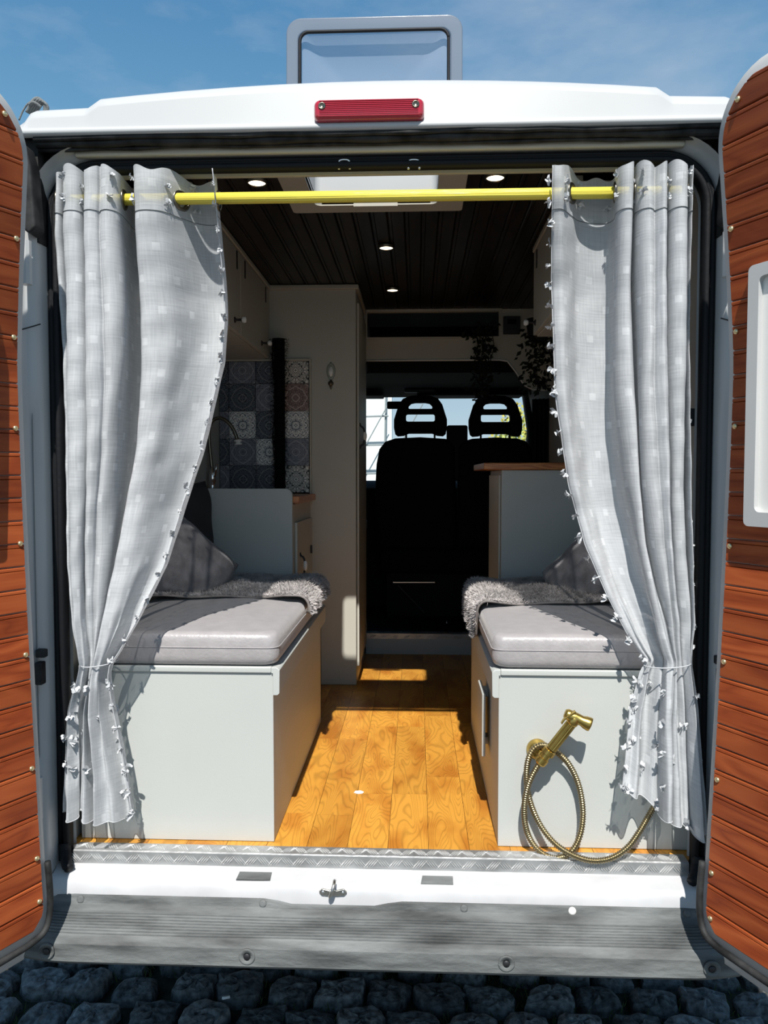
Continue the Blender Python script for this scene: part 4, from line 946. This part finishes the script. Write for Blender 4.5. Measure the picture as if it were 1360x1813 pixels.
for k in range(9):
    t = k / 8; c = l0.lerp(le, t) + Vector((-.006, 0, -.001)) * math.sin(PI * t); hw_ = .0058 - .002 * t
    rows.append([c + Vector((.55, 0, -.80)) * .0024 + Vector((0, -hw_, 0)), c - Vector((.55, 0, -.80)) * .0024 + Vector((0, -hw_, 0)), c - Vector((.55, 0, -.80)) * .0024 + Vector((0, hw_, 0)), c + Vector((.55, 0, -.80)) * .0024 + Vector((0, hw_, 0))])
b.loft(rows); b.build('trigger', M['brass'], sp, bevel=.0008)
K = lambda x, y, Y: at(780 + x / 2.386, 800 + y / 2.386, Y)
hp_ = [K(428, 1303, .004), K(400, 1345, .004), K(372, 1405, .006), K(356, 1480, .012), K(356, 1560, .02), K(378, 1635, .028), K(425, 1692, .022), K(490, 1716, .012), K(550, 1692, .0), K(588, 1625, .012), K(602, 1540, .028), K(594, 1450, .034), K(572, 1375, .036), K(535, 1310, .034), K(490, 1268, .030), K(448, 1242, .026), K(405, 1246, .018), K(376, 1285, .016), K(364, 1350, .022), K(368, 1430, .030), K(390, 1510, .034), K(430, 1590, .030), K(490, 1660, .014), K(560, 1704, -.012), K(640, 1727, -.018), K(720, 1717, -.018), K(790, 1672, -.01), K(840, 1605, .01), K(885, 1528, .03), K(930, 1450, .04)]
pth = smooth_path(hp_, 44); rr = []; acc = 0
dense = []; 
for i in range(len(pth) - 1):
    dense.append(pth[i])
dense.append(pth[-1]); acc = 0.; rad = []
for i, p in enumerate(dense):
    if i: acc += (p - dense[i - 1]).length
    rad.append(.0068 + .0013 * math.sin(acc / .0058 * 2 * PI))
MB().tube(dense, rad, 10).build('hose', M['hose'], sp, True, label='ribbed antique metal hose')

# ================================================================== CURTAIN ROD AND CURTAINS
RY, RZ = .0, 2.193
rod = thing('curtain_rod', (0, RY, RZ), 'yellow brass curtain rod across the rear opening', 'curtain rod')
MB().tube([(-.752, RY, RZ + .001), (.3, RY, RZ - .001), (.728, RY, RZ - .001)], .0135, 20).build('outer_tube', M['rod'], rod, True)
for xe, sg in ((-.756, -1), (.732, 1)): MB().lathe([(.016, 0), (.016, .006), (.0138, .010)], (xe, RY, RZ), (-sg, 0, 0), 18).build('end_cap', M['rod'], rod, True)

def tuft_mesh(seed):
    random.seed(seed); b = MB()
    for k in range(7):
        a = Vector((random.gauss(0, 1), -abs(random.gauss(.4, .4)), random.gauss(0, .8))).normalized(); s = a.orthogonal().normalized(); w = .0035; l = random.uniform(.008, .015)
        p1 = a * l * .5 + s * random.uniform(-.003, .003) + Vector((0, -.003, 0)); b.add([s * w * .5, -s * w * .5, p1 - s * w, p1 + s * w, a * l - s * w * .6 + Vector((0, 0, -.002)), a * l + s * w * .6 + Vector((0, 0, -.002))], [(0, 1, 2, 3), (3, 2, 4, 5)])
    return b.mesh('tuft', M['tuft'], fix=False)
TUFTS = [tuft_mesh(k) for k in range(6)]

def curtain(prof, left, right, ytop, ybot, amp_tab, waist_y, inner, label, seed, front_tab, bow):
    pr = smooth_path([Vector((p[0], p[1], 0)) for p in prof], 9); px0, px1 = prof[0][0], prof[-1][0]
    # arc length (in metres, at the rod)
    arc = [0]
    for a, b in zip(pr, pr[1:]): arc.append(arc[-1] + math.hypot((b.x - a.x) * .00137, b.y - a.y))
    nv = 150; NU = len(pr); random.seed(seed); ph = [random.uniform(0, 6.28) for _ in range(12)]
    def point(i, py):
        un = (pr[i].x - px0) / (px1 - px0); a = arc[i] / arc[-1]
        py2 = py + (6 * math.sin(a * 21 + ph[0]) + 4 * math.sin(a * 47 + ph[1])) * max(0, (py - waist_y) / (ybot - waist_y)) + bow * (un if inner > 0 else un) * max(0, (py - waist_y) / (ybot - waist_y))
        lx, rx = interp(left, py), interp(right, py)
        k = interp(amp_tab, py)
        fall = (py - ytop) / (ybot - ytop)
        yy = pr[i].y * k
        drift = math.sin(a * 9 + fall * 5 + ph[2]) * .013 * min(1, fall * 4) + math.sin(a * 26 + fall * 9 + ph[3]) * .0045 * min(1, fall * 4)
        near = math.exp(-((py - waist_y) / 130.) ** 2)
        pleat = math.sin(a * 2 * PI * 11 + ph[4]) * (.006 * near + (.011 if py > waist_y else 0) * min(1, max(0, (py - waist_y) / 60)))
        crease = .0035 * near * math.sin(a * 2 * PI * 23 + ph[5]) + .0016 * math.sin(a * 70 + py * .045 + ph[6]) * min(1, fall * 3) + .0012 * math.sin(py * .11 + a * 30 + ph[7]) * math.sin(a * 17 + ph[8])
        px = lx + (rx - lx) * un + (3.0 * math.sin(a * 40 + py * .012) * min(1, fall * 3)) * (4 * un * (1 - un))
        ui = un if inner > 0 else 1 - un
        Y = RY + yy + drift + pleat + crease + interp(front_tab, py) 
        bk = .085 * ui ** 2 * interp(((330, 0), (520, 1), (900, 1), (1075, .15), (1120, 0)), py)
        P = at(px, py2, bk); P.y = Y + bk
        return P
    rows = []; pys = [ytop + (ybot - ytop) * j / nv for j in range(nv + 1)]
    for py in pys: rows.append([point(i, py - (5 * math.sin(pr[i].x * .11 + ph[9]) if py == ytop else 0)) for i in range(NU)])
    root = thing('curtain', (rows[-1][NU // 2].x, 0, rows[-1][NU // 2].z), label, 'curtain', 'grey rear door curtains')
    b = MB(); b.grid(rows); o = b.build('cloth', M['cloth'], root, True, fix=False)
    me = o.data; uvl = me.uv_layers.new(name='UVMap')
    for lp in me.loops:
        i = lp.vertex_index % NU; j = lp.vertex_index // NU; uvl.data[lp.index].uv = (arc[i], 1.55 * j / nv)
    ss = o.modifiers.new('sub', 'SUBSURF'); ss.levels = 1; ss.render_levels = 1
    # heading seam
    j = min(range(nv + 1), key=lambda q: abs(pys[q] - (ytop + 78)))
    MB().tube([rows[j][i] + Vector((0, -.001 if True else 0, 0)) for i in range(NU)], .0009, 4).build('heading_seam', M['rope'], root)
    # hem roll along the inner edge and along the bottom
    ie = NU - 1 if inner > 0 else 0
    MB().tube([rows[q][ie] for q in range(nv + 1)], .0014, 5).build('edge_hem', M['hem'], root, True)
    MB().tube([rows[nv][i] for i in range(NU)], .0012, 5).build('bottom_hem', M['hem'], root, True)
    # tufts
    def put(i, q, sc=1., out=0.):
        sc *= 1.12; P = rows[q][i]; tg = (rows[q][min(i + 1, NU - 1)] - rows[q][max(i - 1, 0)]); nrm = Vector((tg.y, -tg.x, 0))
        if nrm.y > 0: nrm = -nrm
        if nrm.length < 1e-6: nrm = Vector((0, -1, 0))
        nrm.normalize(); ob = link('tuft', TUFTS[random.randrange(6)], root, P + nrm * .001 + Vector((out, 0, 0)), (random.uniform(-.4, .4), random.uniform(0, 6.28), math.atan2(nrm.x, -nrm.y)), (sc,) * 3)
    q = 4
    while q < nv: put(ie, q, random.uniform(.85, 1.25), inner * .003); q += 5
    idx = [min(range(NU), key=lambda i: abs(arc[i] - a)) for a in [.04 + .088 * k for k in range(int(arc[-1] / .088))]]
    for k, i in enumerate(idx):
        for q in ((2, 7) if k % 2 else (4, 8)): put(i, q, random.uniform(.7, 1.05))
    wq = min(range(nv + 1), key=lambda q: abs(pys[q] - waist_y))
    for q in range(wq + 5, nv, 6):
        for k, i in enumerate(idx):
            if hsh(k, q, seed) < .50: put(i, q, random.uniform(.8, 1.2))
    # outer edge tufts
    oe = 0 if inner > 0 else NU - 1
    for q in range(6, wq, 5): put(oe, q, random.uniform(.6, .9), -inner * .002)
    # tie cord at the waist
    xs_ = [p.x for p in rows[wq]]; ys_ = [p.y for p in rows[wq]]; z = sum(p.z for p in rows[wq]) / NU
    cx, cy = (min(xs_) + max(xs_)) / 2, (min(ys_) + max(ys_)) / 2; a, c = (max(xs_) - min(xs_)) / 2 + .003, (max(ys_) - min(ys_)) / 2 + .004
    MB().tube([Vector((cx + a * math.cos(t), cy + c * math.sin(t), z + .004 * math.cos(t))) for t in [2 * PI * k / 32 for k in range(33)]], .0015, 6).build('tie_cord', M['hem'], root, True)
    # eyelets where the cloth crosses the rod
    for i in range(1, NU):
        if (pr[i].y) * (pr[i - 1].y) <= 0 and abs(pr[i].y - pr[i - 1].y) > 1e-6:
            q = min(range(nv + 1), key=lambda k: abs(rows[k][i].z - RZ)); P = (rows[q][i] + rows[q][i - 1]) / 2; tg = (rows[q][min(i + 2, NU - 1)] - rows[q][max(i - 3, 0)]); nm = Vector((tg.y, -tg.x, 0)).normalized()
            P.z = RZ
            MB().torus(P, nm, .0205, .0042, 26, 8).build('eyelet', M['bronze'], root, True)
    return root

profL = [(104, .045), (107, -.01), (114, -.04), (122, -.03), (123, .02), (120, .05), (125, .05), (128, .02), (125, -.02), (129, -.05), (140, -.062), (152, -.06), (159, -.045), (161, -.02), (157, .03), (158, .055), (165, .05), (166, .01), (163, -.025), (166, -.052), (178, -.062), (188, -.055), (192, -.044), (197, -.055), (208, -.062), (218, -.05), (222, -.025), (219, .03), (216, .085), (226, .11), (242, .10), (251, .04), (247, -.015), (250, -.045), (262, -.06), (280, -.062), (300, -.048), (320, 0.), (338, .036), (356, .05), (374, .045), (384, .015), (385, -.02), (387, -.045), (390, -.058)]
leftL = [(300, 104), (420, 100), (600, 108), (800, 117), (1000, 126), (1100, 138), (1170, 152), (1190, 148), (1250, 132), (1430, 122)]
rightL = [(300, 386), (400, 395), (500, 405), (560, 409), (640, 404), (720, 387), (800, 368), (900, 335), (1000, 303), (1100, 252), (1150, 222), (1170, 208), (1190, 204), (1250, 212), (1280, 219), (1350, 232), (1440, 243)]
curtain(profL, leftL, rightL, 312, 1432, [(300, 1), (500, .95), (900, .82), (1040, .62), (1100, .42), (1170, .34), (1220, .36), (1432, .42)], 1172, 1, 'grey linen curtain on the left, tied back beside the reddish door', 11, [(300, 0), (500, 0), (1000, -.012), (1100, -.02), (1172, -.018), (1432, -.016)], 14)
profR = [(970, -.045), (974, -.052), (986, -.052), (998, -.03), (1011, 0.), (1026, .032), (1046, .048), (1068, .055), (1086, .05), (1092, .02), (1087, -.02), (1091, -.05), (1101, -.062), (1111, -.055), (1117, -.02), (1113, .03), (1112, .075), (1120, .09), (1127, .06), (1126, .01), (1122, -.025), (1127, -.052), (1138, -.062), (1147, -.052), (1151, -.042), (1156, -.052), (1164, -.062), (1172, -.048), (1175, -.02), (1171, .03), (1174, .055), (1181, .04), (1180, 0.), (1178, -.03), (1183, -.056), (1194, -.066), (1206, -.055), (1211, -.02), (1209, .03), (1213, .045), (1218, .01), (1216, -.03), (1219, -.045), (1223, -.02), (1224, .02)]
leftR = [(300, 973), (500, 970), (700, 976), (760, 985), (860, 1001), (960, 1030), (1050, 1070), (1120, 1108), (1150, 1128), (1168, 1143), (1185, 1132), (1250, 1112), (1330, 1101), (1400, 1092), (1460, 1090)]
rightR = [(300, 1221), (600, 1218), (900, 1217), (1000, 1220), (1100, 1223), (1168, 1216), (1185, 1219), (1250, 1226), (1350, 1235), (1470, 1246)]
curtain(profR, leftR, rightR, 304, 1390, [(300, 1), (500, .95), (900, .82), (1040, .62), (1100, .45), (1168, .34), (1220, .4), (1420, .5)], 1170, -1, 'grey linen curtain on the right, tied back above the brass sprayer hose', 12, [(300, 0), (500, 0), (1000, -.012), (1168, -.012), (1440, -.03)], 80)

# ================================================================== SMALL THINGS
p = at(615, 1416, 0); 
sc_ = MB(); sc_.prism([(-.014, -.004), (-.002, -.009), (.012, -.007), (.016, .001), (.006, .008), (-.010, .006)], lambda q, d: (-.072 + q[0], .385 + q[1] * 1.4, FZ + .0006 + d), .0006)
tag(sc_.build('floor_glint', M['paper_glint']), 'tiny white glint modelled as a chip on the sunlit plank floor', 'glint')  # light glint on the planks, put in as a thin white chip
cg = MB().lathe([(.004, 0), (.0042, .004), (.004, .022), (0, .022)], (-.46, .27, .014), (1, .5, -.1), 10); tag(cg.build('cigarette_butt', M['paper_glint'], smooth=True), 'white cigarette butt on the cobbles below the bumper', 'cigarette butt')

# ================================================================== BEYOND THE WINDSCREEN
gw = thing('garden_wall', (-2.2, 12, 0), 'pale wall with thin poles seen through the windscreen left of the headrest', 'wall')
MB().box(-6.5, -.35, 12, 12.25, 0, 3.6).build('wall_face', M['wallout'], gw)
random.seed(8)
for k in range(14): MB().tube([(-4.4 + k * .3, 11.7, 0), (-4.4 + k * .3 + random.uniform(-.1, .1), 11.7, 3.5)], .016, 6).build('pole', M['pole'], gw)
for z in (1.0, 1.5, 2.0, 2.5): MB().tube([(-4.6, 11.66, z), (-.4, 11.66, z + .1)], .016, 6).build('pole', M['pole'], gw)
for k in range(7): MB().tube([(-4.4 + k * .6, 11.62, 1.), (-3.4 + k * .6, 11.62, 2.8)], .01, 6).build('pole', M['pole'], gw)
def tree(x, y, h, rx, rz, mt, label, seed, n=2600, base=.45, leaf=.09):
    r = thing('tree', (x, y, 0), label, 'tree'); random.seed(seed); b = MB()
    for k in range(n):
        a = Vector((random.gauss(0, 1), random.gauss(0, 1), random.gauss(0, 1))).normalized() * random.random() ** .4; c = Vector((x + a.x * rx, y + a.y * rx, h + a.z * rz))
        d = Vector((random.uniform(-1, 1), random.uniform(-1, 1), random.uniform(-1, 1))).normalized(); s = d.orthogonal().normalized() * leaf * .4; b.add([c, c + d * leaf * .5 + s, c + d * leaf, c + d * leaf * .5 - s], [(0, 1, 2, 3)])
    o = b.build('crown', mt, r, fix=False); o['kind'] = 'stuff'
    MB().tube([(x, y, 0), (x + .05, y, h * .5), (x, y, h)], [.12, .09, .04], 8).build('trunk', M['bark'], r, True)
tree(2.55, 12.5, 2.1, 1.15, .95, M['green'], 'yellow-green tree ahead of the van seen right of the headrest', 5)
tree(-1.35, 10.4, 1.2, .5, .7, M['green2'], 'small dark shrub before the pale wall ahead of the van', 6, 900, leaf=.07)
